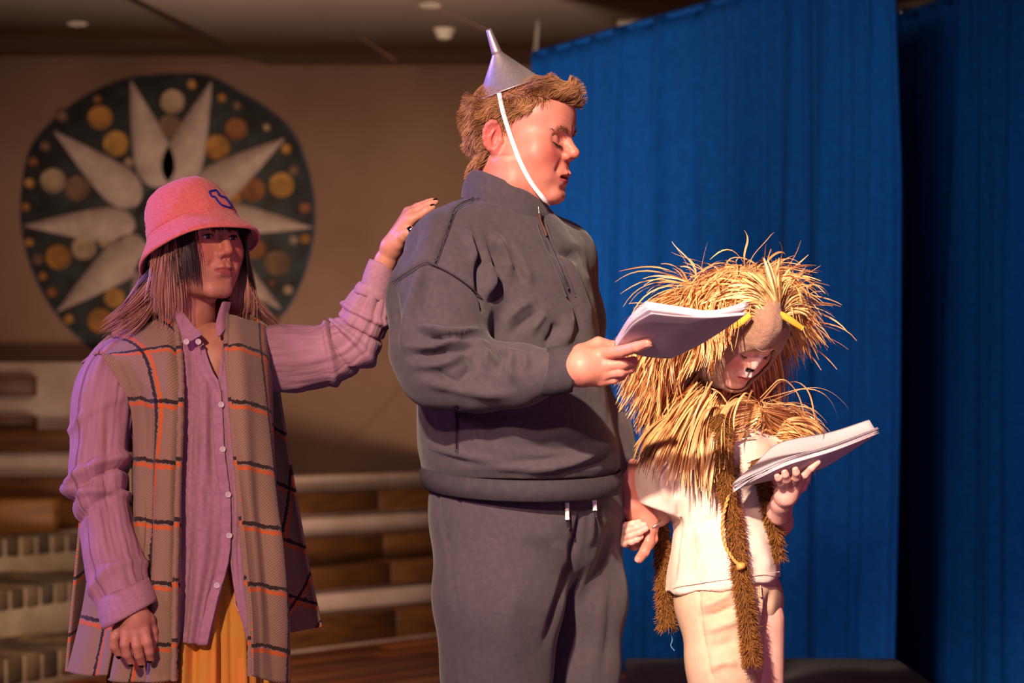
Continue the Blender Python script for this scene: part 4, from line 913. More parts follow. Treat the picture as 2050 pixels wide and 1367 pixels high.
nails = [(fi[4][0][3], fi[4][0][2], (-.1, -1, .15), .0082, .012, .0062), (fi[0][0][3], fi[0][0][2], (-.55, -.45, .75), .0062, .009, .0045), (fi[1][0][3], fi[1][0][2], (-.5, -.3, .8), .0062, .009, .0045)]
# hanging hand
K0 = -.185
wr = MP([(246, 1175, -.14), (262, 1215, -.165), (272, 1238, -.18)])
fi = [(MP([(240, 1258, K0 + .012), (229, 1276, K0 + .006), (229, 1294, K0 + .008), (239, 1311, K0 + .016)]), [.0105, .0095, .0088, .0075]),
      (MP([(252, 1266, K0 - .004), (250, 1290, K0 - .012), (254, 1310, K0 - .006), (263, 1327, K0 + .006)]), [.0105, .0092, .0085, .0072]),
      (MP([(270, 1266, K0 - .007), (274, 1292, K0 - .016), (278, 1312, K0 - .010), (284, 1329, K0 + .002)]), [.0108, .0095, .0086, .0073]),
      (MP([(288, 1262, K0 - .004), (295, 1286, K0 - .012), (299, 1304, K0 - .008), (301, 1320, K0 + .004)]), [.0105, .0092, .0085, .0072]),
      (MP([(296, 1240, K0 + .016), (305, 1262, K0 + .022), (307, 1280, K0 + .026), (304, 1296, K0 + .03)]), [.0115, .010, .009, .008])]
pm = [(wr[2], q[0][0], .022, .0115) for q in fi[:4]] + [(wr[2], fi[4][0][0], .022, .013)]
V, F = make_hand(fi, pm, (wr, [.025, .023, .023])); add_skin(parts, V, F, GS)
nails += [(fi[i][0][3], fi[i][0][2], (-.1, -.75, -.55), .0073, .009, .0048) for i in range(4)]
gbody = finish_body(parts, gal)
for t_, p_, n_, r_, ln_, wd_ in nails: nail('nail', t_, p_, n_, r_, m_nail, gbody, ln_, wd_)
for sd_ in (-1, 1):
    Ve, Fe = lathe([(.0124 * math.sin(t), .0124 * math.cos(t)) for t in np.linspace(.01, 3.13, 14)], 20, rot('X', -90), (sd_ * .031, .0725, .009)); e_ = mk('eye', place(Ve, gR, gC, gS), Fe, m_eye, gbody)
    Ve, Fe = lathe([(.0062 * math.sin(t), .0018 * math.cos(t)) for t in np.linspace(.01, 1.57, 6)], 16, rot('X', -90) @ rot('Y', 0), (sd_ * .0315, .0836, .0088)); mk('iris', place(Ve, gR, gC, gS), Fe, m_iris, gbody)
lashes(gbody, gR, gC, gS, [(.0185, .0835, .0090), (.025, .0868, .0125), (.033, .0868, .0130), (.0405, .0825, .0110), (.0455, .0775, .0080)], (.15, .8, .15), 24, .006, m_lash)
brow(gbody, gR, gC, gS, gf, [(.012, .096, .024), (.024, .093, .030), (.036, .084, .031), (.046, .072, .026)], 70, m_lash)
# bucket hat
F_ = np.array([math.sin(math.radians(46)), -math.cos(math.radians(46)), 0]); ax = np.array([0, 0, 1]) * math.cos(math.radians(23)) - F_ * math.sin(math.radians(23)); ax += np.array([-.03, 0, 0]); ax /= np.linalg.norm(ax)
e1 = np.cross(ax, F_); e1 /= np.linalg.norm(e1); e2 = np.cross(ax, e1); Rh = np.stack([e1, e2, ax], 1); hc = M(386, 462, .0); HS = .88
hat = thing('bucket_hat', hc, 'coral pink terry bucket hat with blue stitched outline', 'hat'); ROOTS.add(hat)
def hat_piece(name, prof, n, wave=0.0):
    p = catmull(np.array(prof, float), n); V, F = lathe(p, 120); th = np.arctan2(V[:, 1], V[:, 0]); r = np.hypot(V[:, 0], V[:, 1])
    V[:, 1] *= 1.06; V[:, 2] += wave * np.clip((r - .095) / .04, 0, 1) * (np.sin(th * 2 + 1.0) + .5 * np.sin(th * 5 + .3))
    V = (V * HS) @ Rh.T + hc; N = vnormals(V, F); V = V + N * (.0012 * noise(V, 160) + .0025 * noise(V, 22))[:, None]
    o = mk(name, V, F, m_terry, hat); sm = o.modifiers.new('thickness', 'SOLIDIFY'); sm.thickness = .004; return V, F
cv, cf = hat_piece('crown', [(.001, .106), (.030, .104), (.055, .097), (.072, .083), (.083, .058), (.090, .030), (.095, .0)], 34)
bv, bf = hat_piece('brim', [(.0935, .003), (.100, -.012), (.110, -.028), (.120, -.043), (.128, -.055)], 24, .004)
for r_, z_ in ((.0955, .001), (.129, -.054)):
    th = np.linspace(0, 2 * np.pi, 81); Q = np.stack([r_ * np.cos(th), r_ * 1.06 * np.sin(th), z_ + (.004 * np.clip((r_ - .095) / .04, 0, 1)) * (np.sin(th * 2 + 1) + .5 * np.sin(th * 5 + .3))], 1) * HS @ Rh.T + hc
    V, F, _ = tube(Q, [.003] * 81, 81, 7, cap=False, smooth_path=False); mk('seam', V, F, m_terry, hat)
# terry pile
Pf, Nf = sample_surface(cv, cf, 8000, None, 2); Pb, Nb = sample_surface(bv, bf, 6000, None, 3); P_ = np.concatenate([Pf, Pb]); N_ = np.concatenate([Nf, Nb])
sgn = np.where(((P_ - (hc + ax * -.05)) * N_).sum(1) > 0, 1, -1)[:, None]; d_ = N_ * sgn + rng.normal(size=P_.shape) * .7
S = P_[:, None] + d_[:, None] * np.linspace(-.0003, .0018, 3)[None, :, None]; V, F, _ = ribbons(S, np.full((len(P_), 3), .00045), tri=True); mk('terry_pile', V, F, m_terry, hat, kind='stuff')
lg = np.array([(419, 383), (433, 381), (440, 391), (453, 397), (464, 415), (446, 411), (438, 404), (430, 394), (424, 393), (419, 383)], float)
Q = on_surface(cv, catmull(lg, 60), .002, 6); Q[:, 1] = np.convolve(np.pad(Q[:, 1], 2, 'edge'), np.ones(5) / 5, 'valid'); V, F, _ = tube(Q, [.0019] * 60, 60, 6, cap=False, smooth_path=False); mk('stitched_outline', V, F, m_blue, hat)
# hair, in the head's frame
shl = lambda P: np.minimum(gf(P), np.minimum(ell(P, (0, -.03, -.30), (.215, .085, .115)), 9))
def ghair(n, mask, dirv, L, cfun, seed, grav=.25, curl=.08, tgt=None, tw=0, wd=.0008, k=14):
    Pr, Nr = sample_surface(GVl, GF, n, mask, seed); r = np.random.default_rng(seed)
    d = Nr * .3 + np.array(dirv) + r.normal(size=Pr.shape) * .08; Lr = L[0] + (L[1] - L[0]) * r.random(n)
    S = grow(Pr, d, Lr, k, shl, .0045, grav, curl, 14, tgt, tw, seed); t = np.linspace(0, 1, k)[None, :, None]; c = cfun(t, r.random((n, 1, 1)), Pr)
    V, F, c = ribbons(S, np.interp(np.linspace(0, 1, k), [0, .7, 1], [wd, wd, wd * .25])[None] * np.ones((n, 1)), col=np.broadcast_to(c, S.shape), tri=True); return V, F, c
DK = np.array(rgb((46, 28, 22))[:3]); BLD = np.array(rgb((214, 158, 134))[:3]); MIDC = np.array(rgb((128, 80, 60))[:3])
dark = lambda t, r, P: DK * (.6 + .8 * r) * np.ones_like(t)
def dip(t, r, P):
    w = np.clip((t - .36 - .16 * r) / .25, 0, 1); return (DK * (1 - w) + (BLD * (.65 + .5 * r)) * w)
out = lambda p: np.stack([np.sign(p[:, 0]) * np.clip((-.04 - p[:, 2]) / .08, 0, 1) * .5, -np.clip((-.10 - p[:, 2]) / .06, 0, 1) * .25 * (np.abs(p[:, 0]) < .2), 0 * p[:, 0]], 1)
H = [ghair(3200, lambda c: (c[:, 2] > -.01) * (c[:, 1] < .012) * (c[:, 2] < .045), (0, -.1, -1), (.16, .24), dip, 11, .22, .22, out, .55),
     ghair(1500, lambda c: (c[:, 2] > .012) * (c[:, 1] >= .0) * (c[:, 1] < .045) * (np.abs(c[:, 0]) > .055) * (c[:, 2] < .055), (0, .22, -1), (.10, .20), dip, 12, .2, .12),
     ghair(1500, lambda c: (c[:, 2] > .035) * (c[:, 1] >= .03) * (c[:, 1] < .068) * (np.abs(c[:, 0]) > .042) * (c[:, 2] < .056), (0, .30, -1), (.05, .14), dark, 13, .16, .10),
     ghair(800, lambda c: (c[:, 2] > .040) * (c[:, 1] > .06) * (c[:, 2] < .054), (.15, .1, -1), (.022, .042), dark, 14, .1, .06, wd=.0008, k=8)]
n = 0; Vs, Fs, Cs = [], [], []
for V, F, c in H: Vs.append(V); Fs.append(F + n); Cs.append(c); n += len(V)
mk('hair', place(np.concatenate(Vs), gR, gC, gS), np.concatenate(Fs), m_hairg, gal, col=np.concatenate(Cs))
# shirt: fronts, sleeves, cuffs, collar, buttons
sh = thing  # parts of the shirt hang under the left front panel
def wr_disp(seed, a=.003, vert=6.0):
    def f(u, v):
        P = np.stack([u.ravel() * vert, v.ravel() * 2.2, np.zeros(u.size) + seed], 1); Q = np.stack([u.ravel() * vert * 3 + v.ravel() * 2, v.ravel() * 7, np.zeros(u.size) + seed], 1)
        return (a * noise(P, 1.0, seed) + a * .45 * noise(Q, 1.0, seed + 1)).reshape(u.shape)
    return f
shirt_l = [[(290, 672, .02), (345, 664, -.05), (385, 670, -.075), (404, 684, -.078)], [(286, 735, -.02), (340, 735, -.09), (392, 738, -.112), (424, 740, -.114)], [(284, 785, -.03), (340, 785, -.10), (400, 782, -.122), (441, 778, -.124)],
           [(284, 895, -.03), (340, 895, -.105), (402, 895, -.128), (450, 895, -.130)], [(284, 1000, -.03), (340, 1000, -.11), (405, 1000, -.132), (463, 1000, -.133)], [(280, 1100, -.03), (340, 1100, -.112), (405, 1100, -.134), (462, 1104, -.135)], [(276, 1200, -.03), (335, 1200, -.116), (392, 1203, -.14), (439, 1192, -.142)], [(270, 1284, -.03), (330, 1282, -.118), (382, 1288, -.144), (416, 1291, -.146)]]
shirt_o = cloth('shirt', shirt_l, 90, 150, m_linen, gal, .0022, wr_disp(3, .009))
shirt_r = [[(450, 668, -.066), (472, 660, -.045), (505, 655, .01), (538, 655, .08)], [(440, 738, -.11), (470, 733, -.095), (508, 730, -.03), (540, 728, .06)], [(437, 780, -.121), (472, 778, -.11), (512, 776, -.04), (545, 776, .06)],
           [(446, 895, -.127), (482, 895, -.118), (518, 895, -.05), (550, 895, .06)], [(459, 1000, -.13), (488, 1000, -.122), (522, 1000, -.05), (552, 1000, .06)], [(460, 1104, -.131), (488, 1104, -.124), (522, 1104, -.05), (554, 1104, .06)], [(473, 1200, -.135), (495, 1200, -.128), (526, 1200, -.06), (556, 1200, .06)], [(495, 1284, -.135), (510, 1284, -.128), (530, 1282, -.06), (556, 1280, .06)]]
cloth('shirt_front', shirt_r, 70, 150, m_linen, shirt_o, .0022, wr_disp(8, .006))
pk = catmull(np.array([(441, 778), (446, 840), (449, 895), (456, 950), (462, 1000), (463, 1060), (461, 1104), (452, 1150), (438, 1195), (416, 1290)], float), 40)
G = np.array([[M(x - 20, y, -.1305), M(x - 10, y, -.1345), M(x, y, -.1365)] for x, y in pk]); G[:, :, 1] += np.interp(pk[:, 1], [778, 900, 1290], [.009, .0, -.011])[:, None]
cloth('placket', G, 9, 120, m_linen, shirt_o, .0024, lambda u, v: .0008 * np.sin(v * 90), world=True)
def sleeve(name, pts, rad, n, ns, seed, am=.003, fl=None):
    def dsp(th, s):
        c = np.stack([np.cos(th).ravel() * 3.5, np.sin(th).ravel() * 3.5, s.ravel() * 2.0 + seed], 1); w_ = c + .5 * np.stack([noise(c * .7, 1.0, seed + 7), noise(c * .7, 1.0, seed + 8), 0 * c[:, 0]], 1); r = am * .55 * noise(w_ * [2.0, 2.0, 1.6], 1.0, seed) + am * .30 * noise(w_ * [7, 7, 1.4], 1.0, seed + 1) + am * .8 * noise(w_ * [.6, .6, 5], 1.0, seed + 2)
        for s0, w_, h_, sk in (fl or []): r = r + h_ * np.exp(-((s.ravel() - s0 - sk * np.sin(th.ravel() + .6)) / w_) ** 2)
        return r.reshape(th.shape)
    V, F, uv = tube(pts, rad, n, ns, dsp, cap=False); o = mk(name, V, F, m_crink, shirt_o, uv=uv); s_ = o.modifiers.new('thickness', 'SOLIDIFY'); s_.thickness = .002; return o
sleeve('sleeve', MP([(268, 705, .03), (228, 735, .0), (207, 800, -.04), (200, 900, -.06), (198, 975, -.075), (212, 1050, -.09), (226, 1120, -.11), (240, 1172, -.132), (254, 1208, -.148)]), [.040, .050, .056, .053, .051, .048, .050, .048, .044], 150, 90, 21, .006, [(.30, .012, .005, .06), (.50, .016, .012, .05), (.545, .012, -.011, .05), (.585, .016, .010, -.02), (.63, .014, -.007, .04), (.90, .02, .006, .02)])
band('cuff', (246, 1178, -.14), (259, 1232, -.165), (47, -20), (50, -27), .045, .047, 8, m_linen, shirt_o, .002, fold=.01)
sleeve('sleeve', MP([(490, 725, .07), (545, 718, .07), (600, 715, .07), (655, 708, .065), (700, 690, .06), (728, 650, .055), (745, 605, .045), (752, 585, .042)]), [.055, .062, .062, .056, .050, .047, .040, .034], 150, 90, 33, .006, [(.52, .02, .008, .03), (.60, .016, -.008, -.03), (.68, .018, .010, .03), (.76, .012, -.008, .0), (.86, .016, .008, .02)])
band('cuff', (749, 596, .042), (765, 527, .03), (27, 9), (23, 8), .030, .027, 8, m_linen, shirt_o, .003); band('cuff', (744, 598, .043), (750, 574, .042), (34, 12), (29, 9), .036, .032, 6, m_linen, shirt_o, .003)
cl_l = [[(344, 604, -.045), (360, 618, -.055), (372, 632, -.075)], [(350, 630, -.06), (368, 642, -.085), (386, 650, -.098)], [(360, 660, -.088), (378, 662, -.10), (404, 668, -.112)], [(371, 688, -.108), (384, 682, -.115), (402, 671, -.116)]]
cloth('collar', cl_l, 16, 24, m_linen, shirt_o, .003)
cl_r = [[(444, 606, -.03), (450, 604, -.025), (462, 606, .0)], [(436, 630, -.055), (446, 630, -.05), (456, 632, -.03)], [(432, 652, -.075), (444, 652, -.075), (453, 650, -.06)], [(437, 674, -.088), (444, 668, -.088), (452, 656, -.07)]]
cloth('collar', cl_r, 14, 22, m_linen, shirt_o, .003)
cloth('undershirt', [[(420, 755, -.095), (432, 762, -.10), (445, 755, -.095)], [(422, 785, -.10), (434, 790, -.105), (447, 785, -.10)]], 8, 8, m_top, shirt_o)
def wverts(o): a = np.zeros(len(o.data.vertices) * 3, f4); o.data.vertices.foreach_get('co', a); return a.reshape(-1, 3).astype(float) + OFF[o]
shv = np.concatenate([wverts(o) for o in [shirt_o] + list(shirt_o.children) if o.name.split('.')[0] in ('shirt', 'placket', 'shirt_front', 'collar')])
for (x_, y_, k_) in [(373, 684, 0), (397, 684, 0), (443, 810, 1), (446, 899, 1), (457, 990, 1), (459, 1072, 1), (434, 1172, 1)]:
    q_ = W(x_, y_, depth_at(shv, x_, y_, 6) - .0022) if k_ else M(x_, y_, -.119)
    V, F = lathe([(.0054, -.0015), (.0058, .0004), (.0050, .0012), (.0042, .0007), (.0012, .0006), (.0004, .0006)], 18, rot('Z', 20) @ rot('X', 90), q_); mk('button', V, F, m_btn, shirt_o)
# plaid vest: two fronts and a back
def drape(seed, nf, a): 
    def f(u, v):
        P = np.stack([u.ravel() * nf + .25 * np.sin(v.ravel() * 3), v.ravel() * 1.3, np.zeros(u.size) + seed], 1); return (a * noise(P, 1.0, seed) * np.clip(.25 + v.ravel() * 1.1, 0, 1)).reshape(u.shape)
    return f
v_l = [[(168, 730, .03), (200, 690, .015), (260, 657, .0), (318, 640, -.015), (352, 632, -.03)], [(206, 712, -.065), (235, 708, -.08), (275, 705, -.09), (325, 702, -.10), (359, 700, -.10)], [(240, 762, -.075), (262, 762, -.10), (290, 762, -.118), (330, 762, -.128), (363, 762, -.135)], [(262, 826, -.075), (280, 828, -.11), (302, 830, -.128), (335, 830, -.14), (362, 830, -.148)],
       [(258, 950, -.07), (278, 955, -.115), (300, 955, -.125), (330, 955, -.15), (357, 955, -.155)], [(250, 1085, -.07), (272, 1090, -.12), (296, 1090, -.125), (326, 1090, -.155), (353, 1090, -.162)], [(228, 1230, -.075), (258, 1235, -.125), (290, 1235, -.135), (320, 1235, -.16), (350, 1235, -.168)], [(200, 1360, -.07), (240, 1366, -.125), (280, 1366, -.14), (315, 1366, -.162), (348, 1362, -.17)]]
vest = cloth('vest', v_l, 110, 180, m_plaid, gal, .005, drape(5, 6, .022))
v_r = [[(452, 630, -.03), (480, 640, -.02), (512, 648, .02), (540, 656, .07)], [(455, 705, -.11), (485, 705, -.105), (520, 705, -.05), (544, 710, .03)], [(462, 790, -.14), (492, 790, -.135), (525, 790, -.085), (548, 795, .0)], [(470, 890, -.152), (500, 890, -.145), (532, 890, -.10), (553, 890, -.01)],
       [(480, 1000, -.158), (510, 1000, -.15), (540, 1000, -.11), (562, 1000, -.02)], [(490, 1110, -.162), (522, 1110, -.155), (552, 1110, -.12), (574, 1110, -.03)], [(500, 1230, -.168), (530, 1230, -.158), (560, 1230, -.12), (582, 1230, -.03)], [(502, 1352, -.172), (532, 1360, -.16), (562, 1366, -.12), (586, 1362, -.03)]]
cloth('vest_front', v_r, 90, 180, m_plaid, vest, .005, drape(9, 4, .018))
v_b = [[(168, 730, .03), (230, 664, .07), (360, 610, .09), (470, 618, .10), (540, 656, .07)], [(178, 800, .08), (240, 790, .14), (360, 780, .17), (480, 785, .16), (556, 790, .09)], [(172, 950, .09), (250, 950, .18), (370, 950, .2), (490, 950, .18), (580, 950, .10)], [(158, 1130, .07), (250, 1130, .2), (370, 1130, .22), (500, 1130, .19), (610, 1125, .10)], [(136, 1345, .0), (230, 1330, .2), (370, 1310, .23), (510, 1280, .2), (637, 1256, .09)]]
cloth('vest_back', v_b, 120, 140, m_plaid, vest, .005, drape(14, 9, .014))
v_s = [[(200, 900, .05), (225, 905, .0), (262, 905, -.06)], [(190, 1050, .04), (225, 1050, -.02), (262, 1050, -.065)], [(170, 1200, .02), (205, 1215, -.04), (245, 1220, -.07)], [(136, 1345, .0), (170, 1352, -.05), (218, 1352, -.075)]]
cloth('vest_side', v_s, 40, 90, m_plaid, vest, .005, drape(17, 3, .008))
for e_ in (0, 1):
    c_ = np.array([r[-1] if e_ == 0 else r[0] for r in (v_l, v_r)[e_]]); V, F, uv = tube(catmull(MP(c_), 120) + rng.normal(size=(120, 3)) * .0006, [(.006, .006)] * 120, 120, 10, smooth_path=False); mk('rolled_edge', V, F, m_plaid, vest, uv=uv * 1.0 + [.04, 0])
# skirt and legs
def pleat(th, s): return (.012 * np.sin(th * 14 + 1.5 * np.sin(th * 3)) + .006 * np.sin(th * 37)) * np.clip(s * 5, 0, 1)
cx_ = M(402, 1100, .03)
V, F, uv = tube(np.array([M(402, 1090, .03), M(402, 1200, .03), M(400, 1290, .03), M(398, 1600, .03), M(396, 1960, .03)]), [(.125, .135), (.135, .145), (.15, .155), (.19, .18), (.24, .22)], 90, 240, pleat, cap=False); sk_ = mk('skirt', V, F, m_skirt, gal, uv=uv)
V, F, _ = tube(on_surface(V, [(468, 1150), (473, 1180), (470, 1205), (478, 1225)], .012, 8), [.0022, .0022, .002, .0025], 20, 6); mk('skirt_tie', V, F, mat('peach tie', rgb((240, 170, 130)), rough=.8), sk_)
shoe((-.69, 4.50, 0), 35, m_shoe, gal, .25); shoe((-.55, 4.55, 0), 35, m_shoe, gal, .25)
# ---------------- the straw-maned child ----------------
m_tee = mat('cream cotton', rgb((236, 212, 196)), rgb((226, 200, 184)), sc=60, rough=0.9, sheen=0.1, bump=0.15, bsc=700)
m_khaki = mat('beige cotton twill', rgb((216, 178, 150)), rgb((204, 166, 138)), sc=70, rough=0.85, bump=0.2, bsc=600)
m_felt = mat('tan knitted felt', rgb((166, 128, 106)), rgb((148, 112, 90)), sc=150, rough=1.0, sheen=0.2, bump=0.7, bsc=380)
m_yel = mat('yellow felt', rgb((240, 190, 70)), rgb((226, 172, 56)), sc=60, rough=0.9, bump=0.4, bsc=300)
m_raf = mat('raffia straw', None, attr=True, sc=30, rough=0.42, spec=0.45, sss=0.0); m_fur = mat('brown plush', None, attr=True, sc=40, rough=0.7, spec=0.2)
kid = thing('person', (.42, 4.62, 0), 'child in cream T-shirt reading a script and holding the tall person by the hand', 'person'); ROOTS.add(kid)
KS = rgb((232, 176, 160)); KL = rgb((206, 104, 100)); KB = rgb((222, 128, 118))
KH = dict(full=.006, open=.0035, low=.84, ear=False, neck=([(0, -.02, -.03), (0, -.06, -.08), (0, -.12, -.12)], [.05, .048, .05]), nose=(.106, -.018), lid=.0142)
kf = head_sdf(KH); kR = head_R(37, 46, 0); kC = M(1475, 660, .12); kS = .87
V, F = isomesh(kf, (-.12, -.2, -.2), (.12, .14, .14), .002); V = smooth_mesh(V, F, 1, .3); KV = V
c = head_col(V, KS, KL, KB, KH)
def paint(c, w, colr): w = np.clip(w, 0, 1)[:, None]; return c * (1 - w) + np.array(colr[:3]) * w
# face paint: white muzzle and nose bridge, black nose tip and whisker line
Q = np.abs(V[:, 0]); c = paint(c, np.exp(-((Q / .016) ** 2 + ((V[:, 2] + .040) / .010) ** 2) * 1.0) * (V[:, 1] > .08) * 1.1 * (V[:, 2] > -.0495), rgb((238, 216, 206))); c = paint(c, np.exp(-(Q / .008) ** 2) * (V[:, 2] > -.022) * (V[:, 2] < .02) * (V[:, 1] > .09) * .8, rgb((240, 214, 204)))
c = paint(c, ((Q < .0135) & (V[:, 2] < -.0235) & (V[:, 2] > -.036) & (V[:, 1] > .088)) * .96, rgb((30, 22, 22))); c = paint(c, ((Q < .0018) & (V[:, 2] < -.034) & (V[:, 2] > -.048) & (V[:, 1] > .085)) * .9, rgb((40, 28, 28)))
parts = [(place(V, kR, kC, kS), F, c)]
KT = rings([(1300, 1450, 70, .07), (1200, 1450, 85, .08), (1100, 1452, 85, .08), (1000, 1455, 82, .075), (920, 1452, 92, .07), (880, 1455, 80, .06), (840, 1462, 45, .045)], .12)
def kbf(P):
    d = loft(P, KT); d = smin(d, chain(P, MP([(1375, 895, .12), (1325, 990, .14), (1315, 1020, .14), (1278, 1042, .14), (1262, 1055, .13)]), [.036, .032, .030, .024, .020], .02), .02)
    d = smin(d, chain(P, MP([(1535, 895, .16), (1552, 1000, .14), (1558, 1045, .08), (1560, 1022, .02), (1566, 1003, -.01)]), [.034, .030, .027, .022, .0195], .015), .02)
    for px in (1440, 1520): d = smin(d, chain(P, MP([(px, 1240, .12), (px + 5, 1500, .12), (px + 5, 2060, .13)]), [.05, .042, .03], .02), .03)
    return d
V, F = isomesh(kbf, (.15, 4.3, .03), (.62, 4.85, 1.24), .007); add_skin(parts, V, F, KS)
fi = [(MP([(1568, 978, -.06), (1563, 966, -.092), (1558, 957, -.108), (1555, 951, -.112)]), [.0082, .0072, .0066, .0058]), (MP([(1577, 974, -.065), (1575, 960, -.10), (1572, 950, -.114), (1570, 943, -.118)]), [.0088, .0078, .007, .0062]),
      (MP([(1590, 970, -.065), (1594, 956, -.10), (1594, 946, -.114), (1592, 939, -.118)]), [.0088, .0078, .007, .0062]), (MP([(1600, 966, -.06), (1612, 950, -.092), (1624, 937, -.104), (1637, 925, -.108)]), [.0088, .0078, .007, .0062]),
      (MP([(1590, 985, -.04), (1606, 975, -.03), (1614, 960, -.02), (1618, 945, -.01)]), [.010, .009, .008, .007])]
wr = MP([(1560, 1030, .02), (1566, 1005, -.02), (1574, 990, -.045)]); pm = [(wr[2], q[0][0], .018, .0105) for q in fi]
V, F = make_hand(fi, pm, (wr, [.0205, .0195, .019])); add_skin(parts, V, F, KS)
# right hand: fingers closing over the tall person's hand
T0 = .055
fi = [(MP([(1243, 1056, T0 + .02), (1254, 1052, T0 + .0), (1268, 1049, T0 - .008), (1279, 1045, T0 - .006)]), [.0080, .0075, .007, .006]), (MP([(1243, 1066, T0 + .02), (1258, 1062, T0 - .002), (1276, 1056, T0 - .010), (1290, 1051, T0 - .008)]), [.0085, .008, .0072, .0062]),
      (MP([(1246, 1078, T0 + .02), (1262, 1072, T0 - .002), (1280, 1065, T0 - .010), (1293, 1058, T0 - .008)]), [.0085, .008, .0072, .0062]), (MP([(1252, 1086, T0 + .02), (1264, 1084, T0), (1274, 1080, T0 - .004), (1283, 1074, T0 - .004)]), [.008, .0072, .0066, .0058]),
      (MP([(1270, 1036, .13), (1285, 1040, .13), (1300, 1044, .125), (1312, 1046, .12)]), [.0095, .0088, .008, .007])]
wr = MP([(1300, 1030, .14), (1276, 1042, .14), (1262, 1054, .13)]); pm = [(wr[2], q[0][0], .018, .010) for q in fi]
V, F = make_hand(fi, pm, (wr, [.021, .0195, .019])); add_skin(parts, V, F, KS)
kbody = finish_body(parts, kid)
lashes(kbody, kR, kC, kS, [(.0195, .0835, .0035), (.026, .0868, .0005), (.033, .0868, .0), (.0405, .0825, .003), (.0435, .0790, .006)], (.15, .75, -.6), 22, .006, m_lash)
V, F = lathe([(.014 * math.sin(t), .008 * math.cos(t)) for t in np.linspace(.01, 3.13, 10)], 16, None, (0, .078, -.054)); mk('mouth', place(V, kR, kC, kS), F, m_mouth, kbody)
V, F, _ = tube(np.array([M(1570, 1002, -.012) + .024 * (np.array([1, 0, .55]) * .85 * math.cos(t) + np.array([0, 1, 0]) * math.sin(t)) for t in np.linspace(0, 2 * np.pi, 33)]), [.0013] * 33, 33, 6, cap=False, smooth_path=False); mk('bracelet', V, F, m_elastic, kid)
# T-shirt
KR = rings([(1210, 1446, 120, .122), (1150, 1449, 116, .118), (1100, 1452, 110, .112), (1000, 1455, 105, .10), (930, 1452, 112, .098), (890, 1450, 105, .085), (855, 1455, 72, .07), (825, 1462, 48, .055)], .12)
pl0 = M(1450, 1170, .12)
def teef(P):
    d = loft(P, KR); a = chain(P, MP([(1365, 900, .10), (1335, 960, .09), (1316, 1030, .085)]), [.068, .060, .054], .03); sl = (P - np.array(M(1316, 1020, .085), f4)) @ np.array([-.35, 0, -.94], f4)
    a = smax(a, sl, .004); d = smin(d, a, .035)
    b = chain(P, MP([(1535, 900, .16), (1548, 985, .15)]), [.055, .05], .03); b = np.maximum(b, M(0, 985, .15)[2] - P[:, 2]); d = smin(d, b, .03)
    hem = pl0[2] - P[:, 2] + (P[:, 0] - pl0[0]) * .14 - .0; return smax(d, hem, .004)
V, F = isomesh(teef, (.15, 4.35, .8), (.65, 4.85, 1.25), .0042); V = smooth_mesh(V, F, 2, .5); N = vnormals(V, F)
V = V + N * (.007 * np.clip((pl0[2] + .06 - V[:, 2]) / .1, 0, 1) * np.sin(np.arctan2(V[:, 1] - 4.62, V[:, 0] - .42) * 7 + .6))[:, None]
V = folds(V, N, [([(1300, 905), (1320, 950), (1335, 1010)], 9, .008), ([(1325, 900), (1345, 960), (1352, 1000)], 8, -.008), ([(1370, 960), (1375, 1060), (1350, 1150)], 9, .008), ([(1360, 1000), (1362, 1080), (1345, 1170)], 7, -.008), ([(1395, 1030), (1410, 1100), (1400, 1160)], 14, .007), ([(1380, 1050), (1430, 1040), (1460, 1000)], 10, -.005), ([(1490, 1000), (1520, 1040), (1550, 1050)], 12, -.005), ([(1510, 1060), (1530, 1110), (1535, 1150)], 12, .005)])
V = V + N * (.002 * noise(V, 14))[:, None]; tee = mk('tshirt', V, F, m_tee, kid); TEV = V
xs = np.linspace(1345, 1560, 40); Q = on_surface(TEV, [(x, 1170 - (x - 1450) * .14 - 10) for x in xs], .0002, 7); V_, F_, _ = tube(catmull(Q[::3], 60), [.0008] * 60, 60, 5, smooth_path=False); mk('hem_stitching', V_, F_, m_tee, tee)
# trousers
def kpf(P):
    d = ell(P, M(1456, 1190, .12), (.104, .10, .11)); a = chain(P, MP([(1437, 1215, .08), (1449, 1330, .07), (1455, 1500, .08), (1455, 2050, .12)]), [.076, .069, .062, .05], .03); b = chain(P, MP([(1505, 1200, .16), (1512, 1330, .16), (1510, 1500, .15), (1510, 2050, .14)]), [.060, .050, .048, .045], .03)
    return np.maximum(smin(d, smin(a, b, .008), .03), P[:, 2] - M(0, 1130, .12)[2])
V, F = isomesh(kpf, (.2, 4.35, .03), (.65, 4.85, .95), .005); V = smooth_mesh(V, F, 2, .5); N = vnormals(V, F)
V = folds(V, N, [([(1398, 1180), (1405, 1260), (1425, 1360)], 3, -.004, .02), ([(1400, 1215), (1440, 1200), (1470, 1180)], 8, .007), ([(1405, 1235), (1440, 1228), (1475, 1210)], 6, -.007), ([(1410, 1265), (1450, 1250), (1480, 1240)], 8, .006), ([(1415, 1300), (1450, 1290), (1475, 1280)], 9, -.005), ([(1420, 1340), (1450, 1325), (1480, 1330)], 8, .006), ([(1525, 1180), (1515, 1250), (1528, 1340)], 7, .007), ([(1545, 1180), (1540, 1230), (1550, 1290)], 6, -.007), ([(1510, 1180), (1512, 1280), (1520, 1360)], 5, -.008)])
V = V + N * (.002 * noise(V, 16))[:, None]; kp = mk('trousers', V, F, m_khaki, kid); KPV = V
Q = on_surface(KPV, [(1522, 1172), (1523, 1186), (1524, 1196)], .003, 6); V_, F_, _ = tube(Q, [(.005, .002)] * 3, 8, 8); mk('belt_loop', V_, F_, m_khaki, kp)
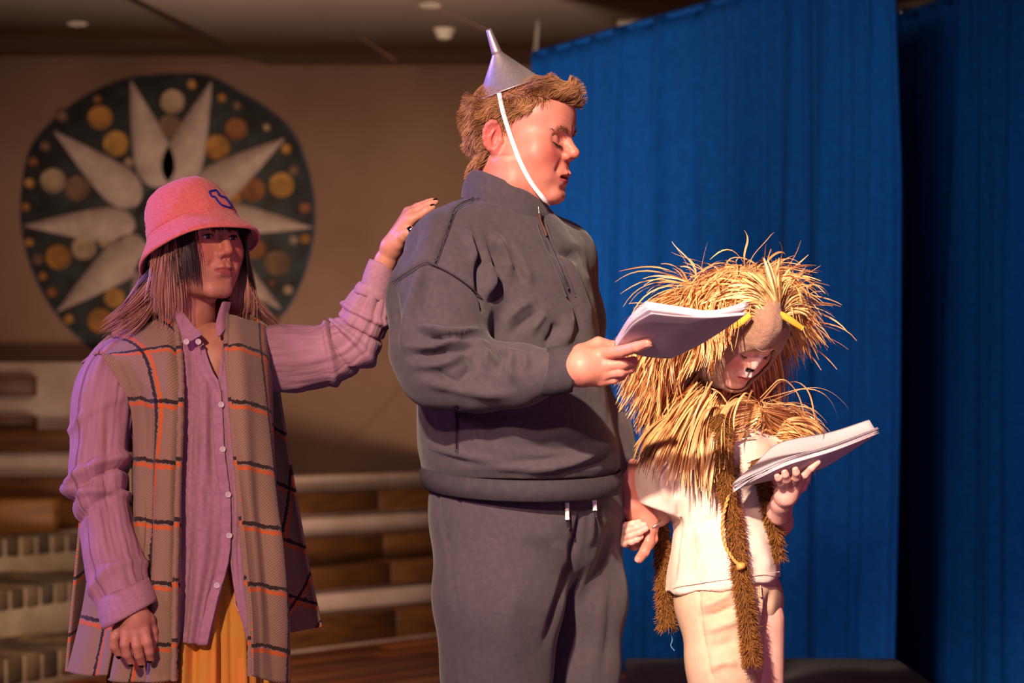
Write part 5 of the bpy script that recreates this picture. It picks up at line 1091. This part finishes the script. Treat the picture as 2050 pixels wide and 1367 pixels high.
shoe((M(1462, 2060, .1)[0] + .02, 4.60, 0), 38, m_shoe, kid, .21); shoe((M(1512, 2060, .14)[0] + .02, 4.65, 0), 38, m_shoe, kid, .21)
# hood, in the head's frame
hood = thing('straw_mane_hood', kC, 'tan felt animal hood with snout and a shaggy raffia straw mane', 'costume hood'); ROOTS.add(hood)
def hoodf(P):
    Q = sx(P); d = ell(P, (0, -.006, .032), (.094, .114, .106)); d = smin(d, ell(P, (0, .02, -.05), (.080, .085, .085)), .05); d = smin(d, chain(P, [(0, -.02, -.05), (0, -.09, -.09)], [.085, .085], .03), .04)
    d = smin(d, kf(P) - .009, .01)
    op = ell(P, (0.004, .115, -.026), (.060, .09, .072)); d = smax(d, -op, .010)
    d = smax(d, -(kf(P) - .002), .003)
    s = chain(P, [(.028, .060, .124), (.034, .082, .098), (.038, .092, .070)], [.033, .037, .033], .02); s = smax(s, np.abs(P[:, 0] - .035) - .033, .02); d = smin(d, s, .012)
    return d
V, F = isomesh(hoodf, (-.14, -.2, -.2), (.14, .19, .18), .0026); V = smooth_mesh(V, F, 2, .4); N = vnormals(V, F); V = V + N * (.0018 * noise(V, 26) + .0009 * noise(V, 110))[:, None]
HV, HF = V, F; Hw = place(V, kR, kC, kS); mk('hood_shell', Hw, F, m_felt, hood)
V, F, _ = tube(np.array([(.010, .115, .062), (.021, .122, .058), (.037, .1255, .056), (.053, .122, .058), (.064, .115, .062)]), [.0012] * 5, 20, 5); mk('snout_seam', place(V, kR, kC, kS), F, m_felt, hood)
d0 = depth_at(Hw, 1515, 655, 6) - DB - .012
for pts_ in ([(1502, 630, d0 + .006), (1492, 638, d0 + .006), (1475, 650, d0 + .008), (1456, 658, d0 + .014)], [(1553, 626, d0 + .022), (1568, 632, d0 + .026), (1586, 643, d0 + .034), (1606, 657, d0 + .046)]):
    V, F, _ = tube(MP(pts_), [(.0055, .004), (.0068, .0045), (.0068, .0045), (.0050, .004)], 24, 12); mk('yellow_eyelid', V, F, m_yel, hood)
cc = np.linspace(.5, 5.8, 46)
for i, t_ in enumerate(cc):                                             # stitched straw edging around the face
    p_ = np.array([.088 * math.sin(t_), .052 - .02 * math.cos(t_), -.01 + .098 * math.cos(t_)]); V, F = lathe([(.0048 * math.sin(a), .009 * math.cos(a)) for a in np.linspace(.05, 3.09, 6)], 8, rot('Y', math.degrees(t_) + 65), p_); mk('straw_stitch', place(V, kR, kC, kS), F, m_raf, hood, col=np.tile(np.array(rgb((226, 164, 84))[:3]), (len(V), 1)))
# raffia mane: grown in world space over hood, shoulders and shirt
def kidf(P, guard=True): 
    q = ((P - np.array(kC, f4)) @ np.asarray(kR, f4)) / kS
    q = q.astype(f4); g = np.minimum(chain(q, [(0, .06, -.035), (0, .25, -.07)], [.066, .085], .01), chain(q, [(.034, .07, .105), (.04, .11, .055)], [.047, .050], .01)); g = np.minimum(g, np.minimum(chain(q, [(.06, .08, .085), (.095, .06, .05)], [.022, .02], .01), chain(q, [(-.02, .09, .08), (-.08, .07, .05)], [.022, .02], .01)))
    return np.minimum((np.minimum(hoodf(q), g) if guard else hoodf(q)) * kS, teef(P))
def mane(n, loc_mask, dfun, L, k, grav, curl, seed, wd, tone, keep=.004, guard=True):
    r = np.random.default_rng(seed); Pl, Nl = sample_surface(HV, HF, n, loc_mask, seed); P = place(Pl, kR, kC, kS); Nw = Nl @ kR.T; d = dfun(Pl, Nl) @ kR.T + r.normal(size=P.shape) * .22
    S = grow(P, d, L[0] + (L[1] - L[0]) * r.random(n) ** 1.3, k, kidf if guard else (lambda P: kidf(P, False)), keep, grav, curl, 16, None, 0, seed)
    if guard:                                                            # trimmed clear of the face opening
        q = ((S - kC) @ kR) / kS; bad = ((q[..., 1] > .050) & (np.hypot(q[..., 0], q[..., 2] + .01) < .125)).any(1) | ((q[..., 1] > .085) & (np.abs(q[..., 0]) < .11)).any(1) | ((q[..., 1] > .032) & (np.abs(q[..., 0]) < .118) & (q[..., 2] < .05) & (q[..., 2] > -.10)).any(1)
        S = S[~bad]; Nw = Nw[~bad]; n = len(S)
    base = np.array(rgb(tone)[:3]) * (.62 + .62 * r.random((n, 1, 1))) * np.array([1, .96, .9]) ** (r.random((n, 1, 1)) * 2); t = np.linspace(.85, 1.1, k)[None, :, None]
    w = wd * (.55 + .9 * r.random((n, 1))) * np.interp(np.linspace(0, 1, k), [0, .15, .8, 1], [.7, 1, .9, .25])[None]
    return ribbons(S, w, nrm=np.broadcast_to(Nw[:, None, :], S.shape) + r.normal(size=(n, 1, 3)) * .5, col=np.clip(base * t, 0, 1))
ST = (236, 178, 118)
M_ = [mane(4200, lambda c: (c[:, 1] < .035) * (c[:, 1] > -.11) * (c[:, 2] > .0), lambda P, N: N * .45 + np.array([0, -.15, -.25]) + np.sign(P[:, :1]) * np.array([.75, 0, 0]), (.06, .14), 11, .22, .22, 41, .0014, ST),
      mane(3900, lambda c: (c[:, 1] < .012) * (c[:, 1] > -.08) * (c[:, 2] <= .05) * (np.abs(c[:, 0]) > .05), lambda P, N: N * 1.0 + np.array([0, -.35, -.2]), (.10, .20), 12, .15, .18, 42, .0015, ST),
      mane(700, lambda c: (c[:, 1] > .02) * (c[:, 1] < .075) * (c[:, 2] > .10) * (np.abs(c[:, 0]) < .075), lambda P, N: N * .15 + np.array([0, -1, .1]) + np.sign(P[:, :1]) * np.array([.5, 0, 0]), (.05, .09), 10, .12, .08, 43, .0020, (246, 204, 140), .004, False),
      mane(1300, lambda c: (c[:, 2] < -.075) * (c[:, 1] < .03), lambda P, N: N * .8 + np.array([0, -.1, -.5]), (.10, .18), 12, .2, .16, 44, .0015, ST),
      mane(170, lambda c: (c[:, 1] < .05) * (c[:, 2] > .0), lambda P, N: N * 1.1 + np.array([0, -.2, 0]), (.08, .13), 12, .14, .36, 45, .0016, ST)]
n = 0; Vs, Fs, Cs = [], [], []
for V, F, c in M_: Vs.append(V); Fs.append(F + n); Cs.append(c); n += len(V)
# ruff around the neck, falling over shoulders and chest
r = np.random.default_rng(9); nr = 2600; th = r.random(nr) * 2 * np.pi; c0 = M(1466, 815, .12)
P = c0 + np.stack([np.cos(th) * .078, np.sin(th) * .075, .012 * r.normal(size=nr) - .02 * np.cos(th)], 1); d = np.stack([np.cos(th) * .9, np.sin(th) * .9, -.55 + 0 * th], 1) + r.normal(size=P.shape) * .25
gap = (np.abs(th - 4.55) < .28); keep_ = ~gap; P, d, th = P[keep_], d[keep_], th[keep_]; nr = len(P); Lr = np.where(np.cos(th) < .2, .13 + .07 * r.random(nr), .10 + .05 * r.random(nr))
S = grow(P, d, Lr, 12, kidf, .006, .24, .16, 16, None, 0, 5); base = np.array(rgb(ST)[:3]) * (.6 + .65 * r.random((nr, 1, 1)))
V, F, c = ribbons(S, .0016 * (.55 + .9 * r.random((nr, 1))) * np.interp(np.linspace(0, 1, 12), [0, .15, .8, 1], [.7, 1, .9, .25])[None], nrm=(d / np.linalg.norm(d, axis=1)[:, None])[:, None, :] + np.array([0, 0, 1.0]) + r.normal(size=(nr, 1, 3)) * .5, col=np.clip(base, 0, 1)); Vs.append(V); Fs.append(F + n); Cs.append(c)
mk('raffia_mane', np.concatenate(Vs), np.concatenate(Fs), m_raf, hood, col=np.concatenate(Cs), kind='stuff')
# brown plush strips hanging from the costume
def plush(name, pts, hw, thick, seed, n, parent, ln=.013):
    V, F, uv = tube(MP(pts), [(thick, w / 1050) if False else (w / 1050, thick) for w in hw], 60, 28); C = catmull(MP(pts), 60); r = np.random.default_rng(seed)
    Fq = np.array([f for f in F if len(f) == 4]); o = mk(name, V, F, m_fur, parent, col=np.tile(np.array(rgb((104, 66, 30))[:3]), (len(V), 1)))
    P, N = sample_surface(V, Fq, n, None, seed); i = np.argmin(((P[:, None] - C[None, ::4]) ** 2).sum(2), 1); o_ = P - C[::4][i]; sg = np.where((o_ * N).sum(1) > 0, 1, -1)[:, None]
    T = np.gradient(C, axis=0); T /= np.linalg.norm(T, axis=1)[:, None]; d = N * sg * .55 + T[::4][i] * .8 + r.normal(size=P.shape) * .45
    S = grow(P, d, ln * (.6 + .8 * r.random(n)), 4, None, 0, .05, .15, 80, None, 0, seed); cl = np.array(rgb((150, 98, 46))[:3]) * (.5 + .8 * r.random((n, 1, 1))) * np.linspace(.6, 1.25, 4)[None, :, None]
    V, F, c = ribbons(S, np.array([.0006, .0006, .0005, .0002])[None] * np.ones((n, 1)), col=cl, tri=True); mk('fur_pile', V, F, m_fur, o, col=c, kind='stuff'); return o
fr = plush('fur_strip', [(1440, 835, -.0), (1446, 890, -.01), (1452, 950, -.005), (1466, 1030, -.005), (1478, 1110, -.01), (1490, 1200, -.02), (1500, 1275, -.02), (1504, 1328, -.02)], [36, 42, 30, 19, 15, 19, 24, 27], .011, 51, 9000, kid)
plush('fur_strip', [(1318, 1025, .16), (1326, 1100, .16), (1332, 1180, .15), (1336, 1255, .15)], [14, 17, 20, 20], .011, 52, 3800, kid)
plush('fur_strip', [(1512, 920, .03), (1528, 970, .03), (1543, 1030, .035), (1553, 1080, .05), (1557, 1118, .06)], [16, 18, 14, 10, 7], .009, 53, 2600, kid)
cp = catmull(MP([(1472, 960, -.015), (1455, 1005, -.03), (1446, 1050, -.03), (1452, 1092, -.03), (1470, 1122, -.035), (1482, 1132, -.035)]), 90); th = np.linspace(0, 60, 90)
T, A, B_ = frames(cp)
Vj, Fj = join([tube(cp + (A * np.cos(th + ph)[:, None] + B_ * np.sin(th + ph)[:, None]) * .0018, [.0019] * 90, 90, 6, smooth_path=False)[:2] for ph in (0, np.pi)]); mk('straw_cord', Vj, Fj, m_raf, kid, col=np.tile(np.array(rgb((222, 156, 82))[:3]), (len(Vj), 1)))
V, F = lathe([(.009 * math.sin(a), .008 * math.cos(a)) for a in np.linspace(.05, 3.09, 8)], 12, None, M(1483, 1133, -.036)); V = V + (.0015 * noise(V, 200))[:, None]; mk('cord_knot', V, F, m_raf, kid, col=np.tile(np.array(rgb((222, 156, 82))[:3]), (len(V), 1)))
V, F, _ = tube(MP([(1342, 1266, .15), (1346, 1280, .15), (1343, 1292, .15), (1350, 1302, .15)]), [.0008] * 4, 16, 5); mk('loose_thread', V, F, mat('pale blue thread', rgb((110, 150, 190)), rough=.8), kid)
# ---------------- the two scripts ----------------
m_paper = mat('white paper', rgb((238, 228, 232)), rgb((230, 220, 226)), sc=20, rough=0.7, spec=0.2)
nt_ = m_paper.node_tree; tl_ = nd(nt_, 'ShaderNodeBsdfTranslucent'); tl_.inputs[0].default_value = rgb((240, 228, 232)); mx_ = nd(nt_, 'ShaderNodeMixShader'); mx_.inputs[0].default_value = .3
nt_.links.new(nt_.nodes['Principled BSDF'].outputs[0], mx_.inputs[1]); nt_.links.new(tl_.outputs[0], mx_.inputs[2]); nt_.links.new(mx_.outputs[0], nt_.nodes['Material Output'].inputs[0])
sc1 = thing('script', M(1360, 690, -.3), 'white paper script raised in the hand of the tall person in grey', 'script'); ROOTS.add(sc1)
A0 = [[(1230, 694, -.352), (1262, 706, -.354), (1300, 715, -.356), (1344, 718, -.358)], [(1247, 672, -.41), (1295, 682, -.415), (1345, 690, -.42), (1398, 692, -.42)], [(1270, 646, -.48), (1325, 655, -.485), (1385, 663, -.49), (1450, 660, -.49)], [(1304, 626, -.54), (1360, 632, -.55), (1425, 634, -.555), (1494, 629, -.56)]]
for i in range(9):
    up = i * .0011; C = np.array([[M(*q) for q in r] for r in A0]); j = rng.normal(size=2) * .0012
    C[:, :, 2] += up; C[:, :, 1] += up * .3
    C[3, 0] += [-.004 - .0006 * i + j[0], 0, .0055 + .0006 * i]; C[2, 0] += [-.004 - .0004 * i, 0, .0025]; C[1, 0] += [-.001 - .0003 * i, 0, .001]; C[3, 1] += [0, 0, .005 + .0002 * i]; C[3, 2] += [0, 0, .0 + .0002 * i]; C[3, 3] += [.0005 * i + j[1], 0, .0016 * i * (i > 3)]
    if i == 0: C = np.array([[M(*q) for q in r] for r in A0])
    cloth('page', C, 26, 26, m_paper, sc1, .0005, world=True)
sc2 = thing('script', M(1620, 920, -.05), 'folded white paper script held low by the child in the straw mane', 'script'); ROOTS.add(sc2)
Nn = [(1470, 975, -.06), (1522, 949, -.115), (1577, 924, -.135), (1668, 896, -.12), (1757, 862, -.09)]
Fu = [(1468, 970, -.05), (1512, 931, -.02), (1562, 889, .015), (1662, 868, .03), (1740, 843, .03)]
Fl = [(1476, 977, -.06), (1532, 964, -.075), (1598, 950, -.07), (1652, 935, -.068), (1752, 872, -.08)]
def mid(a, b, w, bow): 
    a, b = MP(a), MP(b); m_ = a * (1 - w) + b * w; m_[:, 2] += bow; return m_
for i in range(6):
    o_ = np.array([0, .0004, .0013 * i]); j = rng.normal(size=3) * .0008; n_ = MP(Nn) + o_ + [.0012 * rng.normal(), -.0006 * i, 0]; f_ = MP(Fu) + o_ * .5
    n_[0] += [-.004 * rng.random(), 0, .004 * rng.normal()]; bow = np.array([0, -.002, -.006, -.010, -.012]); C = np.stack([n_, (n_ * .66 + f_ * .34) + np.outer(bow, [0, 0, 1]), (n_ * .33 + f_ * .67) + np.outer(bow, [0, 0, 1]), f_]); C[:, 4, 2] -= 0; C[1:3, 4] += [.004, 0, .002]
    cloth('page', C, 32, 20, m_paper, sc2, .0005, world=True)
for i in range(5):
    o_ = np.array([0, .0003, -.0010 * i]); n_ = MP(Nn) + o_ + [.0012 * rng.normal(), -.0003 * i, 0]; f_ = MP(Fl) + [0, .004 * (4 - i) / 4, .001 * (4 - i)]; C = np.stack([n_, n_ * .6 + f_ * .4, n_ * .3 + f_ * .7, f_]); n_[0] += [-.005 * rng.random(), 0, .003 * rng.normal()]; cloth('page', C, 32, 16, m_paper, sc2, .0005, world=True)
